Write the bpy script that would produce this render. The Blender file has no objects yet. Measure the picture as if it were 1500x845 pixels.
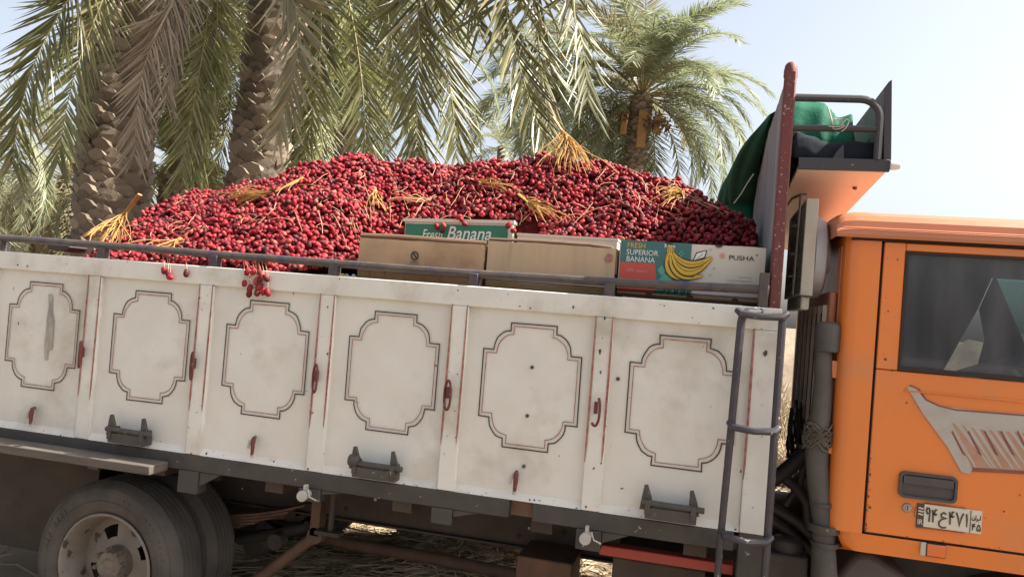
import bpy, bmesh, math, random
import numpy as np
from mathutils import Vector, Matrix
SC = bpy.context.scene
COL = SC.collection
R = math.radians
# ------------------------------------------------------------------ camera, sky, sun, exposure
# lengths in metres: x along the truck, y away from the viewer, z up from the top edge of the white side board
GROUND = -1.70
CX, CY, CZ, YAW, PITCH, ROLL, FPX = 2.5279, -2.8368, -0.0551, -0.2473, 0.0193, 0.0787, 1150.0
fw = np.array([math.sin(YAW)*math.cos(PITCH), math.cos(YAW)*math.cos(PITCH), math.sin(PITCH)])
_r = np.cross(fw, [0, 0, 1]); _r /= np.linalg.norm(_r); _u = np.cross(_r, fw)
rt = math.cos(ROLL)*_r + math.sin(ROLL)*_u
up = -math.sin(ROLL)*_r + math.cos(ROLL)*_u
CAM = np.array([CX, CY, CZ])
cd = bpy.data.cameras.new("camera"); cam = bpy.data.objects.new("camera", cd); COL.objects.link(cam)
cam.matrix_world = Matrix(((rt[0], up[0], -fw[0], CX), (rt[1], up[1], -fw[1], CY), (rt[2], up[2], -fw[2], CZ - GROUND), (0, 0, 0, 1)))
cd.sensor_width = 36; cd.lens = FPX/1500*36; cd.clip_start = 0.05; cd.clip_end = 2000
SC.camera = cam
SUN_EL, SUN_AZ = 49.0, 8.0            # azimuth measured from +x (the truck's nose) towards +y (behind the truck)
w = bpy.data.worlds.new("World"); SC.world = w; w.use_nodes = True
nt = w.node_tree; bg = nt.nodes['Background']
sky = nt.nodes.new('ShaderNodeTexSky'); sky.sky_type = 'NISHITA'; sky.sun_disc = False
sky.sun_elevation = R(SUN_EL); sky.sun_rotation = R(90 - SUN_AZ)
sky.air_density = 1.0; sky.dust_density = 4.0; sky.ozone_density = 1.0; sky.altitude = 0
hs = nt.nodes.new('ShaderNodeHueSaturation'); hs.inputs['Saturation'].default_value = .5; hs.inputs['Value'].default_value = .78; nt.links.new(sky.outputs[0], hs.inputs['Color']); nt.links.new(hs.outputs[0], bg.inputs[0]); bg.inputs[1].default_value = 0.12
sl = bpy.data.lights.new("sun", 'SUN'); sl.energy = 5.0; sl.angle = R(0.6); sl.color = (1.0, .94, .84)
so = bpy.data.objects.new("sun", sl); COL.objects.link(so)
sd = Vector((math.cos(R(SUN_EL))*math.cos(R(SUN_AZ)), math.cos(R(SUN_EL))*math.sin(R(SUN_AZ)), math.sin(R(SUN_EL))))
so.rotation_euler = sd.to_track_quat('Z', 'Y').to_euler(); so.location = (6, 6, 12)
SC.view_settings.view_transform = 'Standard'; SC.view_settings.look = 'None'
SC.view_settings.exposure = 1.48; SC.view_settings.gamma = 1
SC.cycles.max_bounces = 6; SC.cycles.transparent_max_bounces = 12; SC.cycles.transmission_bounces = 4

def at(u, v, Y):
    """measured photo point at a known depth -> metres"""
    d = fw*FPX + rt*(u-750) - up*(v-422.5)
    return CAM + d*((Y-CY)/d[1])
def atx(u, v, X):
    d = fw*FPX + rt*(u-750) - up*(v-422.5)
    return CAM + d*((X-CX)/d[0])

# ------------------------------------------------------------------ materials
def mat(name, base, rough=.6, metal=0, var=None, vscale=6, vamt=.5, chips=None, chipscale=25, chiplev=.7, bump=0, bscale=60,
        spec=.5, stretch=None, rnd=0, dirt=None, dirtscale=2.2, dirtlev=.55, coat=0):
    m = bpy.data.materials.new(name); m.use_nodes = True
    t = m.node_tree; N = t.nodes; L = t.links
    b = N['Principled BSDF']
    b.inputs['Roughness'].default_value = rough; b.inputs['Metallic'].default_value = metal
    b.inputs['Specular IOR Level'].default_value = spec
    if coat: b.inputs['Coat Weight'].default_value = coat; b.inputs['Coat Roughness'].default_value = .25
    tc = N.new('ShaderNodeTexCoord'); vec = tc.outputs['Object']
    if stretch:
        mp = N.new('ShaderNodeMapping'); mp.inputs['Scale'].default_value = stretch; L.new(vec, mp.inputs[0]); vec = mp.outputs[0]
    rgb = N.new('ShaderNodeRGB'); rgb.outputs[0].default_value = (*base, 1); col = rgb.outputs[0]
    def noise(scale, detail=6, ro=.6):
        n = N.new('ShaderNodeTexNoise'); n.inputs['Scale'].default_value = scale; n.inputs['Detail'].default_value = detail
        n.inputs['Roughness'].default_value = ro; L.new(vec, n.inputs['Vector']); return n.outputs['Fac']
    def ramp(f, a, c):
        r = N.new('ShaderNodeMapRange'); r.inputs[1].default_value = a; r.inputs[2].default_value = c; r.clamp = True
        L.new(f, r.inputs[0]); return r.outputs[0]
    def mix(f, a, c):
        x = N.new('ShaderNodeMix'); x.data_type = 'RGBA'
        if isinstance(f, float): x.inputs[0].default_value = f
        else: L.new(f, x.inputs[0])
        L.new(a, x.inputs[6])
        if isinstance(c, tuple): x.inputs[7].default_value = (*c, 1)
        else: L.new(c, x.inputs[7])
        return x.outputs[2]
    def scale(f, k):
        x = N.new('ShaderNodeMath'); x.operation = 'MULTIPLY'; L.new(f, x.inputs[0]); x.inputs[1].default_value = k; return x.outputs[0]
    if rnd:
        g = N.new('ShaderNodeNewGeometry'); oi = N.new('ShaderNodeObjectInfo')
        a = N.new('ShaderNodeMath'); a.operation = 'ADD'; L.new(g.outputs['Random Per Island'], a.inputs[0]); L.new(oi.outputs['Random'], a.inputs[1])
        fr = N.new('ShaderNodeMath'); fr.operation = 'FRACT'; L.new(a.outputs[0], fr.inputs[0])
        cr = N.new('ShaderNodeValToRGB'); L.new(fr.outputs[0], cr.inputs[0])
        e = cr.color_ramp.elements
        for i, (p, c) in enumerate(rnd):
            el = e[i] if i < 2 else e.new(p)
            el.position = p; el.color = (*c, 1)
        col = cr.outputs[0]
    if var: col = mix(scale(ramp(noise(vscale), .3, .7), vamt), col, var)
    if dirt: col = mix(scale(ramp(noise(dirtscale, 8, .65), dirtlev, dirtlev+.22), .75), col, dirt)
    rfac = None
    if chips:
        c = ramp(noise(chipscale, 5, .55), chiplev, chiplev+.015); col = mix(c, col, chips)
    L.new(col, b.inputs['Base Color'])
    if bump:
        bn = N.new('ShaderNodeBump'); bn.inputs['Strength'].default_value = bump; bn.inputs['Distance'].default_value = .004
        L.new(noise(bscale, 4), bn.inputs['Height']); L.new(bn.outputs[0], b.inputs['Normal'])
    rn = N.new('ShaderNodeMapRange'); rn.inputs[3].default_value = max(0, rough-.1); rn.inputs[4].default_value = min(1, rough+.12)
    L.new(noise(11), rn.inputs[0]); L.new(rn.outputs[0], b.inputs['Roughness'])
    return m
def leafmat(name, cols, trans, tcol):
    m = mat(name, cols[0][1], .38, rnd=cols, spec=.5)
    t = m.node_tree; N = t.nodes; L = t.links; b = N['Principled BSDF']; out = N['Material Output']
    tr = N.new('ShaderNodeBsdfTranslucent'); tr.inputs[0].default_value = (*tcol, 1)
    mx = N.new('ShaderNodeMixShader'); mx.inputs[0].default_value = trans
    L.new(b.outputs[0], mx.inputs[1]); L.new(tr.outputs[0], mx.inputs[2]); L.new(mx.outputs[0], out.inputs[0])
    return m
M = {}
M['white'] = mat('white_paint', (.68, .66, .605), .5, var=(.56, .535, .475), vscale=5, vamt=.7, dirt=(.32, .27, .20), dirtscale=2.6, dirtlev=.52, chips=(.06, .04, .03), chipscale=46, chiplev=.69, bump=.15, bscale=14)
M['panel'] = mat('panel_paint', (.665, .645, .585), .5, var=(.56, .53, .465), vscale=3.5, vamt=.75, dirt=(.33, .28, .21), dirtscale=2.2, dirtlev=.55, chips=(.06, .04, .03), chipscale=40, chiplev=.73, bump=.12, bscale=9)
M['black'] = mat('black_line_paint', (.03, .02, .015), .6, var=(.14, .12, .10), vscale=32, vamt=.4)
M['redline'] = mat('red_line_paint', (.24, .028, .022), .6, var=(.46, .32, .25), vscale=38, vamt=.7)
M['redpaint'] = mat('worn_red_paint', (.115, .030, .026), .65, chips=(.34, .26, .22), chipscale=95, chiplev=.64, var=(.16, .03, .025), vscale=9, vamt=.6, bump=.2)
M['redbeam'] = mat('red_beam_paint', (.36, .05, .03), .6, var=(.2, .04, .03), vscale=8)
M['grey'] = mat('grey_beam_paint', (.036, .033, .029), .65, var=(.075, .066, .056), vscale=10, vamt=.6, chips=(.30, .24, .19), chipscale=30, chiplev=.68, bump=.2)
M['rail'] = mat('worn_rail_paint', (.055, .043, .038), .55, var=(.10, .08, .065), vscale=14, vamt=.7, chips=(.05, .04, .06), chipscale=22, chiplev=.56, bump=.25)
M['ladder'] = mat('ladder_paint', (.038, .033, .043), .45, var=(.085, .078, .08), vscale=16, vamt=.5, chips=(.30, .28, .27), chipscale=40, chiplev=.66, metal=.2)
M['scrape'] = mat('scraped_paint', (.20, .18, .155), .7, var=(.50, .47, .40), vscale=16, vamt=1.0, stretch=(1, 1, .35))
M['iron'] = mat('dark_iron', (.05, .046, .041), .55, metal=.2, var=(.10, .088, .075), vscale=20, chips=(.25, .2, .16), chipscale=50, chiplev=.66, bump=.2)
M['wood'] = mat('grey_wood', (.125, .105, .085), .85, var=(.055, .045, .038), vscale=3, vamt=.9, stretch=(1.5, 9, 9), bump=.5, bscale=8)
M['woodv'] = mat('grey_plank_wood', (.27, .27, .27), .85, var=(.13, .13, .14), vscale=3, vamt=.9, stretch=(9, 9, .9), bump=.5, bscale=8, rnd=[(0, (.22, .22, .225)), (1, (.32, .315, .31))])
M['woodedge'] = mat('pale_wood', (.34, .28, .21), .85, var=(.2, .16, .12), vscale=10, bump=.3)
M['orange'] = mat('orange_paint', (.72, .185, .02), .34, var=(.60, .17, .034), vscale=2.2, vamt=.8, dirt=(.46, .20, .085), dirtscale=2.4, dirtlev=.55, chips=(.10, .04, .025), chipscale=26, chiplev=.75, bump=.12, bscale=3.5, coat=.45)
M['orangeroof'] = mat('faded_orange_paint', (.42, .145, .065), .42, var=(.5, .19, .085), vscale=3, vamt=.6, bump=.05, bscale=6, coat=.15)
M['orangeback'] = mat('dusty_orange_paint', (.58, .19, .08), .6, var=(.48, .24, .15), vscale=5, vamt=.7)
M['rackunder'] = mat('faded_salmon_paint', (.62, .50, .42), .45, var=(.54, .45, .39), vscale=4, vamt=.5, stretch=(1, 4, 1))
M['darkred'] = mat('dark_red_slot', (.11, .018, .014), .7)
M['seam'] = mat('black_rubber_seal', (.03, .016, .013), .8)
M['rackmetal'] = mat('rack_metal', (.045, .041, .045), .5, metal=.1, var=(.04, .036, .04), vscale=8, chips=(.2, .17, .15), chipscale=40, chiplev=.68)
M['darkplastic'] = mat('dark_grey_plastic', (.052, .044, .046), .5, var=(.09, .078, .076), vscale=12)
M['snork'] = mat('dusty_grey_rubber', (.055, .05, .045), .65, var=(.12, .105, .09), vscale=7, vamt=.7, bump=.2)
M['beige'] = mat('beige_louvre_metal', (.50, .46, .38), .55, var=(.3, .27, .22), vscale=9, vamt=.5)
M['drum'] = mat('pale_grey_drum', (.46, .47, .50), .45, var=(.2, .2, .22), vscale=6)
M['tyre'] = mat('dusty_tyre_rubber', (.038, .035, .032), .8, var=(.105, .09, .075), vscale=5, vamt=.85, bump=.8, bscale=30)
M['rim'] = mat('dusty_rim_steel', (.235, .205, .17), .6, var=(.13, .10, .075), vscale=7, vamt=.8, chips=(.06, .045, .035), chipscale=14, chiplev=.64, bump=.15)
M['hub'] = mat('greasy_hub_iron', (.20, .16, .12), .6, var=(.07, .05, .04), vscale=16, vamt=.9, bump=.3)
M['chassis'] = mat('chassis_brown', (.042, .032, .025), .8, var=(.085, .063, .045), vscale=5, vamt=.8, bump=.2)
M['rust'] = mat('rusty_steel', (.16, .085, .05), .8, var=(.07, .045, .035), vscale=12, vamt=.8, bump=.4)
M['hose'] = mat('black_hose', (.03, .028, .027), .55, var=(.07, .06, .05), vscale=10)
M['engine'] = mat('oily_engine_metal', (.06, .055, .05), .6, metal=.2, var=(.12, .1, .08), vscale=9, vamt=.8, bump=.3)
M['pin'] = mat('pale_pin_metal', (.45, .43, .39), .5, var=(.25, .2, .17), vscale=30)
M['carton'] = mat('brown_carton', (.54, .365, .215), .8, var=(.28, .18, .10), vscale=5, vamt=.8, bump=.3, bscale=25, dirt=(.24, .15, .085), dirtscale=7, dirtlev=.55)
M['kraft'] = mat('kraft_carton', (.50, .37, .23), .8, var=(.36, .26, .155), vscale=4, vamt=.5, dirt=(.30, .205, .12), dirtscale=3, dirtlev=.58, stretch=(6, 6, .7), bump=.15, bscale=20)
M['cartonedge'] = mat('dark_carton_inside', (.16, .09, .055), .85, var=(.22, .13, .08), vscale=9)
M['whitecard'] = mat('white_carton', (.62, .58, .50), .7, var=(.52, .46, .38), vscale=5, vamt=.6, bump=.08)
M['teal'] = mat('teal_print', (.045, .14, .135), .6, chips=(.3, .36, .35), chipscale=60, chiplev=.72, stretch=(1.6, 1, .6))
M['green'] = mat('green_print', (.02, .15, .085), .55, var=(.03, .2, .12), vscale=8)
M['redprint'] = mat('red_print', (.50, .075, .055), .6, chips=(.6, .35, .3), chipscale=50, chiplev=.72)
M['yellow'] = mat('yellow_print', (.62, .38, .035), .6)
M['whiteprint'] = mat('white_print', (.68, .68, .62), .6)
M['turq'] = mat('turquoise_print', (.08, .33, .25), .6)
M['darkprint'] = mat('dark_print', (.04, .035, .03), .7)
M['greyprint'] = mat('grey_print', (.3, .29, .26), .7)
M['pinkprint'] = mat('pink_print', (.6, .27, .22), .6)
M['tape'] = mat('silver_tape', (.40, .39, .37), .35, var=(.28, .26, .24), vscale=20, stretch=(1, 1, 12))
M['tarp'] = mat('green_tarpaulin', (.012, .11, .062), .8, spec=.2, var=(.006, .065, .045), vscale=6, vamt=.7, bump=1.0, bscale=22)
M['tarpdark'] = mat('dark_blue_tarpaulin', (.012, .016, .023), .85, spec=.15, var=(.024, .028, .036), vscale=6, bump=.3, bscale=15)
M['wire'] = mat('pale_wire', (.42, .40, .36), .5)
M['decal'] = mat('grey_decal', (.40, .37, .33), .5, var=(.33, .28, .24), vscale=18, vamt=.7)
M['decaledge'] = mat('decal_shadow_print', (.16, .045, .035), .6, var=(.3, .12, .06), vscale=18)
M['decalfade'] = mat('faded_decal', (.40, .235, .165), .5, var=(.34, .17, .10), vscale=22, vamt=.8)
M['plate'] = mat('plate_white', (.60, .55, .46), .5, var=(.5, .42, .3), vscale=12)
M['plateband'] = mat('plate_brown_band', (.055, .04, .03), .5)
M['reflector'] = mat('orange_lens', (.62, .13, .025), .25, coat=.6)
M['chrome'] = mat('lock_metal', (.42, .40, .36), .35, metal=.7, var=(.2, .18, .15), vscale=60)
M['cabin'] = mat('dark_cabin_trim', (.035, .035, .04), .8)
M['lampwhite'] = mat('white_lamp_plastic', (.6, .6, .6), .4)
M['cardscrap'] = mat('scrap_cardboard', (.42, .27, .13), .8, var=(.25, .16, .09), vscale=9)
M['greenleaf'] = mat('green_scrap', (.10, .20, .04), .6)
M['date'] = mat('red_date_skin', (.2, .02, .02), .56, rnd=[(0, (.065, .014, .016)), (.25, (.14, .012, .017)), (.6, (.22, .012, .018)), (.86, (.30, .02, .026)), (1, (.33, .10, .08))], spec=.27, bump=.12, bscale=45, dirt=(.34, .15, .13), dirtscale=60, dirtlev=.6)
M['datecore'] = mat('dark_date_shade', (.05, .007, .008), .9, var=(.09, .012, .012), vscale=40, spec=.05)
M['stalk'] = mat('yellow_date_stalk', (.50, .27, .045), .6, var=(.30, .13, .04), vscale=14, vamt=.8, rnd=[(0, (.28, .13, .03)), (.5, (.44, .25, .05)), (1, (.56, .38, .11))])
M['strand'] = mat('pale_date_strand', (.45, .24, .13), .55, rnd=[(0, (.42, .16, .09)), (1, (.56, .36, .2))])
M['frond'] = leafmat('palm_leaf_olive', [(0, (.08, .088, .026)), (.5, (.13, .132, .042)), (.85, (.19, .175, .075)), (1, (.36, .315, .18))], .36, (.18, .175, .05))
M['frondmid'] = leafmat('palm_leaf_green', [(0, (.10, .115, .045)), (.6, (.17, .175, .07)), (1, (.33, .30, .15))], .36, (.25, .26, .085))
M['frondblue'] = leafmat('palm_leaf_greygreen', [(0, (.15, .17, .105)), (.6, (.23, .255, .155)), (1, (.38, .385, .25))], .34, (.3, .34, .18))
M['frondpale'] = leafmat('palm_leaf_pale', [(0, (.17, .15, .08)), (.6, (.27, .235, .135)), (1, (.42, .37, .23))], .32, (.3, .26, .12))
M['fronddead'] = leafmat('palm_leaf_dry', [(0, (.16, .12, .08)), (.6, (.26, .2, .14)), (1, (.40, .32, .23))], .24, (.26, .2, .125))
M['rachis'] = mat('palm_midrib', (.22, .20, .08), .55, var=(.32, .27, .13), vscale=6)
M['rachisdead'] = mat('dry_midrib', (.28, .2, .11), .7)
M['bark'] = mat('palm_bark', (.13, .10, .075), .9, var=(.055, .042, .034), vscale=9, vamt=.8, bump=.6, bscale=40)
M['boot'] = mat('palm_leaf_base', (.14, .105, .078), .9, rnd=[(0, (.14, .105, .078)), (.6, (.24, .185, .135)), (1, (.38, .30, .22))], var=(.10, .075, .055), vscale=26, vamt=.75, bump=.7, bscale=45)
M['boothalf'] = mat('orange_leaf_base', (.36, .21, .085), .8, var=(.2, .11, .05), vscale=10, vamt=.8, bump=.4)
M['ground'] = mat('sandy_ground', (.22, .17, .118), .95, var=(.13, .098, .065), vscale=2.5, vamt=1.0, dirt=(.08, .058, .038), dirtscale=7, dirtlev=.52, bump=1, bscale=22)
M['straw'] = mat('dry_straw', (.33, .25, .15), .9, rnd=[(0, (.2, .145, .085)), (.6, (.33, .255, .16)), (1, (.45, .37, .25))])
M['strawbase'] = mat('straw_litter', (.2, .15, .09), .95, var=(.11, .08, .05), vscale=18, vamt=.8, bump=.9, bscale=40)

def glassmat():
    m = bpy.data.materials.new('tinted_glass'); m.use_nodes = True; t = m.node_tree; N = t.nodes; L = t.links
    N.remove(N['Principled BSDF']); out = N['Material Output']
    tr = N.new('ShaderNodeBsdfTransparent'); tr.inputs[0].default_value = (.42, .46, .50, 1)
    gl = N.new('ShaderNodeBsdfGlossy'); gl.inputs[0].default_value = (.9, .93, 1, 1); gl.inputs[1].default_value = .03
    df = N.new('ShaderNodeBsdfDiffuse'); df.inputs[0].default_value = (.20, .205, .225, 1)
    fr = N.new('ShaderNodeFresnel'); fr.inputs[0].default_value = 1.5
    a = N.new('ShaderNodeMixShader'); L.new(fr.outputs[0], a.inputs[0]); L.new(tr.outputs[0], a.inputs[1]); L.new(gl.outputs[0], a.inputs[2])
    b = N.new('ShaderNodeMixShader'); L.new(a.outputs[0], b.inputs[1]); L.new(df.outputs[0], b.inputs[2])
    tc = N.new('ShaderNodeTexCoord'); mp = N.new('ShaderNodeMapping'); mp.inputs['Scale'].default_value = (2.6, 1, .7); L.new(tc.outputs['Object'], mp.inputs[0])
    n = N.new('ShaderNodeTexNoise'); n.inputs['Scale'].default_value = 4; n.inputs['Detail'].default_value = 5; L.new(mp.outputs[0], n.inputs['Vector'])
    r = N.new('ShaderNodeMapRange'); r.inputs[1].default_value = .35; r.inputs[2].default_value = .75; r.inputs[3].default_value = .16; r.inputs[4].default_value = .42
    L.new(n.outputs['Fac'], r.inputs[0]); L.new(r.outputs[0], b.inputs[0]); L.new(b.outputs[0], out.inputs[0])
    return m
M['glass'] = glassmat()
def filmglass(nm, c):
    m = bpy.data.materials.new(nm); m.use_nodes = True; t = m.node_tree; N = t.nodes; L = t.links
    N.remove(N['Principled BSDF'])
    tr = N.new('ShaderNodeBsdfTransparent'); tr.inputs[0].default_value = (*c, 1)
    L.new(tr.outputs[0], N['Material Output'].inputs[0]); return m
M['tealglass'] = filmglass('teal_window_film', (.24, .50, .47)); M['paleglass'] = filmglass('pale_window_glass', (.62, .66, .62))

# ------------------------------------------------------------------ mesh helpers
class MB:
    def __init__(s): s.v = []; s.f = []; s.m = []
    def add(s, vs, fs, mi=0):
        o = len(s.v); s.v += [tuple(map(float, p)) for p in vs]
        for f in fs: s.f.append([o+i for i in f]); s.m.append(mi)
        return s
    def box(s, x0, x1, y0, y1, z0, z1, mi=0, M4=None):
        vs = [(x, y, z) for z in (z0, z1) for y in (y0, y1) for x in (x0, x1)]
        if M4 is not None: vs = [M4 @ Vector(p) for p in vs]
        return s.add(vs, [(0, 2, 3, 1), (4, 5, 7, 6), (0, 1, 5, 4), (2, 6, 7, 3), (0, 4, 6, 2), (1, 3, 7, 5)], mi)
    def tube(s, path, r, n=8, mi=0, cap=True, closed=False, flat=1.0):
        P = [np.array(p, float) for p in path]; K = len(P)
        rr = r if hasattr(r, '__len__') else [r]*K
        T = []
        for i in range(K):
            a = P[(i-1) % K] if (closed or i > 0) else P[i]; b = P[(i+1) % K] if (closed or i < K-1) else P[i]
            t = b-a; T.append(t/(np.linalg.norm(t)+1e-12))
        ref = np.array([0, 0, 1.]) if abs(T[0][2]) < .9 else np.array([1., 0, 0])
        N = np.cross(T[0], ref); N /= np.linalg.norm(N); vs = []
        for i in range(K):
            N = N - T[i]*(N@T[i]); N /= np.linalg.norm(N)+1e-12; B = np.cross(T[i], N)
            for k in range(n):
                a = 2*math.pi*k/n; vs.append(P[i]+rr[i]*(math.cos(a)*N+flat*math.sin(a)*B))
        fs = []
        for i in range(K if closed else K-1):
            for k in range(n):
                j = (i+1) % K; fs.append((i*n+k, i*n+(k+1) % n, j*n+(k+1) % n, j*n+k))
        if cap and not closed: fs += [tuple(range(n-1, -1, -1)), tuple((K-1)*n+k for k in range(n))]
        return s.add(vs, fs, mi)
    def lathe(s, prof, c, axis='y', n=40, mi=0, closed=False):
        vs = []
        for (r, h) in prof:
            for k in range(n):
                a = 2*math.pi*k/n; p, q = r*math.cos(a), r*math.sin(a)
                vs.append((c[0]+p, c[1]+h, c[2]+q) if axis == 'y' else (c[0]+h, c[1]+p, c[2]+q) if axis == 'x' else (c[0]+p, c[1]+q, c[2]+h))
        fs = []; K = len(prof)
        for i in range(K if closed else K-1):
            for k in range(n):
                j = (i+1) % K; fs.append((i*n+k, i*n+(k+1) % n, j*n+(k+1) % n, j*n+k))
        return s.add(vs, fs, mi)
    def prism(s, poly, y0, y1, mi=0, plane='xz'):
        n = len(poly)
        def P(a, b, h): return (a, h, b) if plane == 'xz' else (h, a, b) if plane == 'yz' else (a, b, h)
        vs = [P(a, b, y0) for a, b in poly]+[P(a, b, y1) for a, b in poly]
        fs = [tuple(range(n)), tuple(range(2*n-1, n-1, -1))]+[(i, i+n, (i+1) % n+n, (i+1) % n) for i in range(n)]
        return s.add(vs, fs, mi)
    def ribbon(s, pts, wd, y, mi=0, closed=False, taper=None):
        P = [np.array(p, float) for p in pts]; K = len(P); vs = []
        for i in range(K):
            a = P[(i-1) % K] if (closed or i > 0) else None; b = P[(i+1) % K] if (closed or i < K-1) else None
            ds = []
            if a is not None: d = P[i]-a; ds.append(d/(np.linalg.norm(d)+1e-12))
            if b is not None: d = b-P[i]; ds.append(d/(np.linalg.norm(d)+1e-12))
            ns = [np.array([-d[1], d[0]]) for d in ds]; nn = sum(ns); nn /= np.linalg.norm(nn)+1e-9
            k = 1/max(.5, nn@ns[0]); h = (wd if taper is None else wd*taper[i])/2*k
            for sg in (1, -1): q = P[i]+sg*h*nn; vs.append((q[0], y, q[1]))
        fs = [(2*i, 2*i+1, 2*((i+1) % K)+1, 2*((i+1) % K)) for i in range(K if closed else K-1)]
        return s.add(vs, fs, mi)
    def mesh(s, name, mats, smooth=None):
        me = bpy.data.meshes.new(name); me.from_pydata(s.v, [], s.f); me.update()
        for m in (mats if isinstance(mats, (list, tuple)) else [mats]): me.materials.append(M[m])
        me.polygons.foreach_set('material_index', s.m)
        bm = bmesh.new(); bm.from_mesh(me); bmesh.ops.recalc_face_normals(bm, faces=bm.faces); bm.to_mesh(me); bm.free()
        if smooth is not None:
            me.polygons.foreach_set('use_smooth', [True]*len(me.polygons)); me.set_sharp_from_angle(angle=R(smooth))
        return me
    def build(s, name, mats, parent=None, smooth=35, bevel=0, loc=None):
        me = s.mesh(name, mats, smooth); return link(name, me, parent, bevel, loc)
def worldloc(o):
    l = Vector(o.location)
    while o.parent: o = o.parent; l = l+Vector(o.location)
    return l
def link(name, me, parent=None, bevel=0, loc=None):
    o = bpy.data.objects.new(name, me); COL.objects.link(o)
    l = Vector(loc) if loc is not None else Vector((0, 0, 0))
    if parent is not None: o.parent = parent; l = l-worldloc(parent)
    o.location = l
    if bevel:
        b = o.modifiers.new('bevel', 'BEVEL'); b.width = bevel; b.segments = 2; b.limit_method = 'ANGLE'; b.angle_limit = R(40)
    return o
def tag(o, label, cat, group=None, kind=None):
    if label: o['label'] = label
    if cat: o['category'] = cat
    if group: o['group'] = group
    if kind: o['kind'] = kind
    return o
def empty(name, loc, label, cat, group=None):
    o = bpy.data.objects.new(name, None); COL.objects.link(o); o.location = loc; o.empty_display_size = .2
    return tag(o, label, cat, group)
def stuff(o): o['kind'] = 'stuff'; return o
def text_geo(s, shear=0, bold=0):
    c = bpy.data.curves.new('lettering', 'FONT'); c.body = s; c.shear = shear; c.offset = bold; c.resolution_u = 3
    o = bpy.data.objects.new('lettering', c); COL.objects.link(o)
    dg = bpy.context.evaluated_depsgraph_get(); me = bpy.data.meshes.new_from_object(o.evaluated_get(dg))
    vs = np.array([v.co[:2] for v in me.vertices]) if len(me.vertices) else np.zeros((0, 2)); fs = [tuple(p.vertices) for p in me.polygons]
    bpy.data.objects.remove(o); bpy.data.curves.remove(c); bpy.data.meshes.remove(me)
    return vs, fs
def put_text(mb, s, x0, z0, wd, ht, y, mi, shear=0, bold=0, slope=0):
    vs, fs = text_geo(s, shear, bold)
    if not len(vs): return
    lo, hi = vs.min(0), vs.max(0); q = (vs-lo)/(hi-lo+1e-9)
    mb.add([(x0+a*wd, y, z0+b*ht+slope*a*wd) for a, b in q], fs, mi)
rng = np.random.default_rng(7); random.seed(7)
def rot(v, ax, a):
    return np.array(Matrix.Rotation(a, 3, Vector(ax)) @ Vector(v))

# ------------------------------------------------------------------ setting
gb = MB(); n = 60
xs = np.concatenate([np.linspace(-400, -12, 10), np.linspace(-10, 12, 60), np.linspace(14, 400, 10)]); ys = np.concatenate([np.linspace(-60, -6, 5), np.linspace(-5, 18, 60), np.linspace(20, 500, 12)])
for y in ys:
    for x in xs:
        h = .04*math.sin(x*1.3+.4*y)*math.sin(y*.9+1)+.025*math.sin(3.1*x+2*y)*math.sin(2.3*y-x) if (abs(x) < 12 and -5 < y < 18) else 0
        gb.v.append((float(x), float(y), GROUND+h-.03))
nx = len(xs)
for j in range(len(ys)-1):
    for i in range(nx-1): gb.f.append([j*nx+i, j*nx+i+1, (j+1)*nx+i+1, (j+1)*nx+i]); gb.m.append(0)
tag(gb.build('ground', 'ground', smooth=180), 'bare sandy ground under and behind the truck', None, kind='structure')

# ------------------------------------------------------------------ TRUCK
TR = empty('truck', (1.2, 1.05, GROUND), 'orange cabbed truck with white panelled side boards carrying a heap of red dates', 'truck')
def part(mb, name, mats, parent=TR, **k): return mb.build(name, mats, parent, **k)
PW, PP = .48, .55
X0, X1 = -1.72, 2.77
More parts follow.
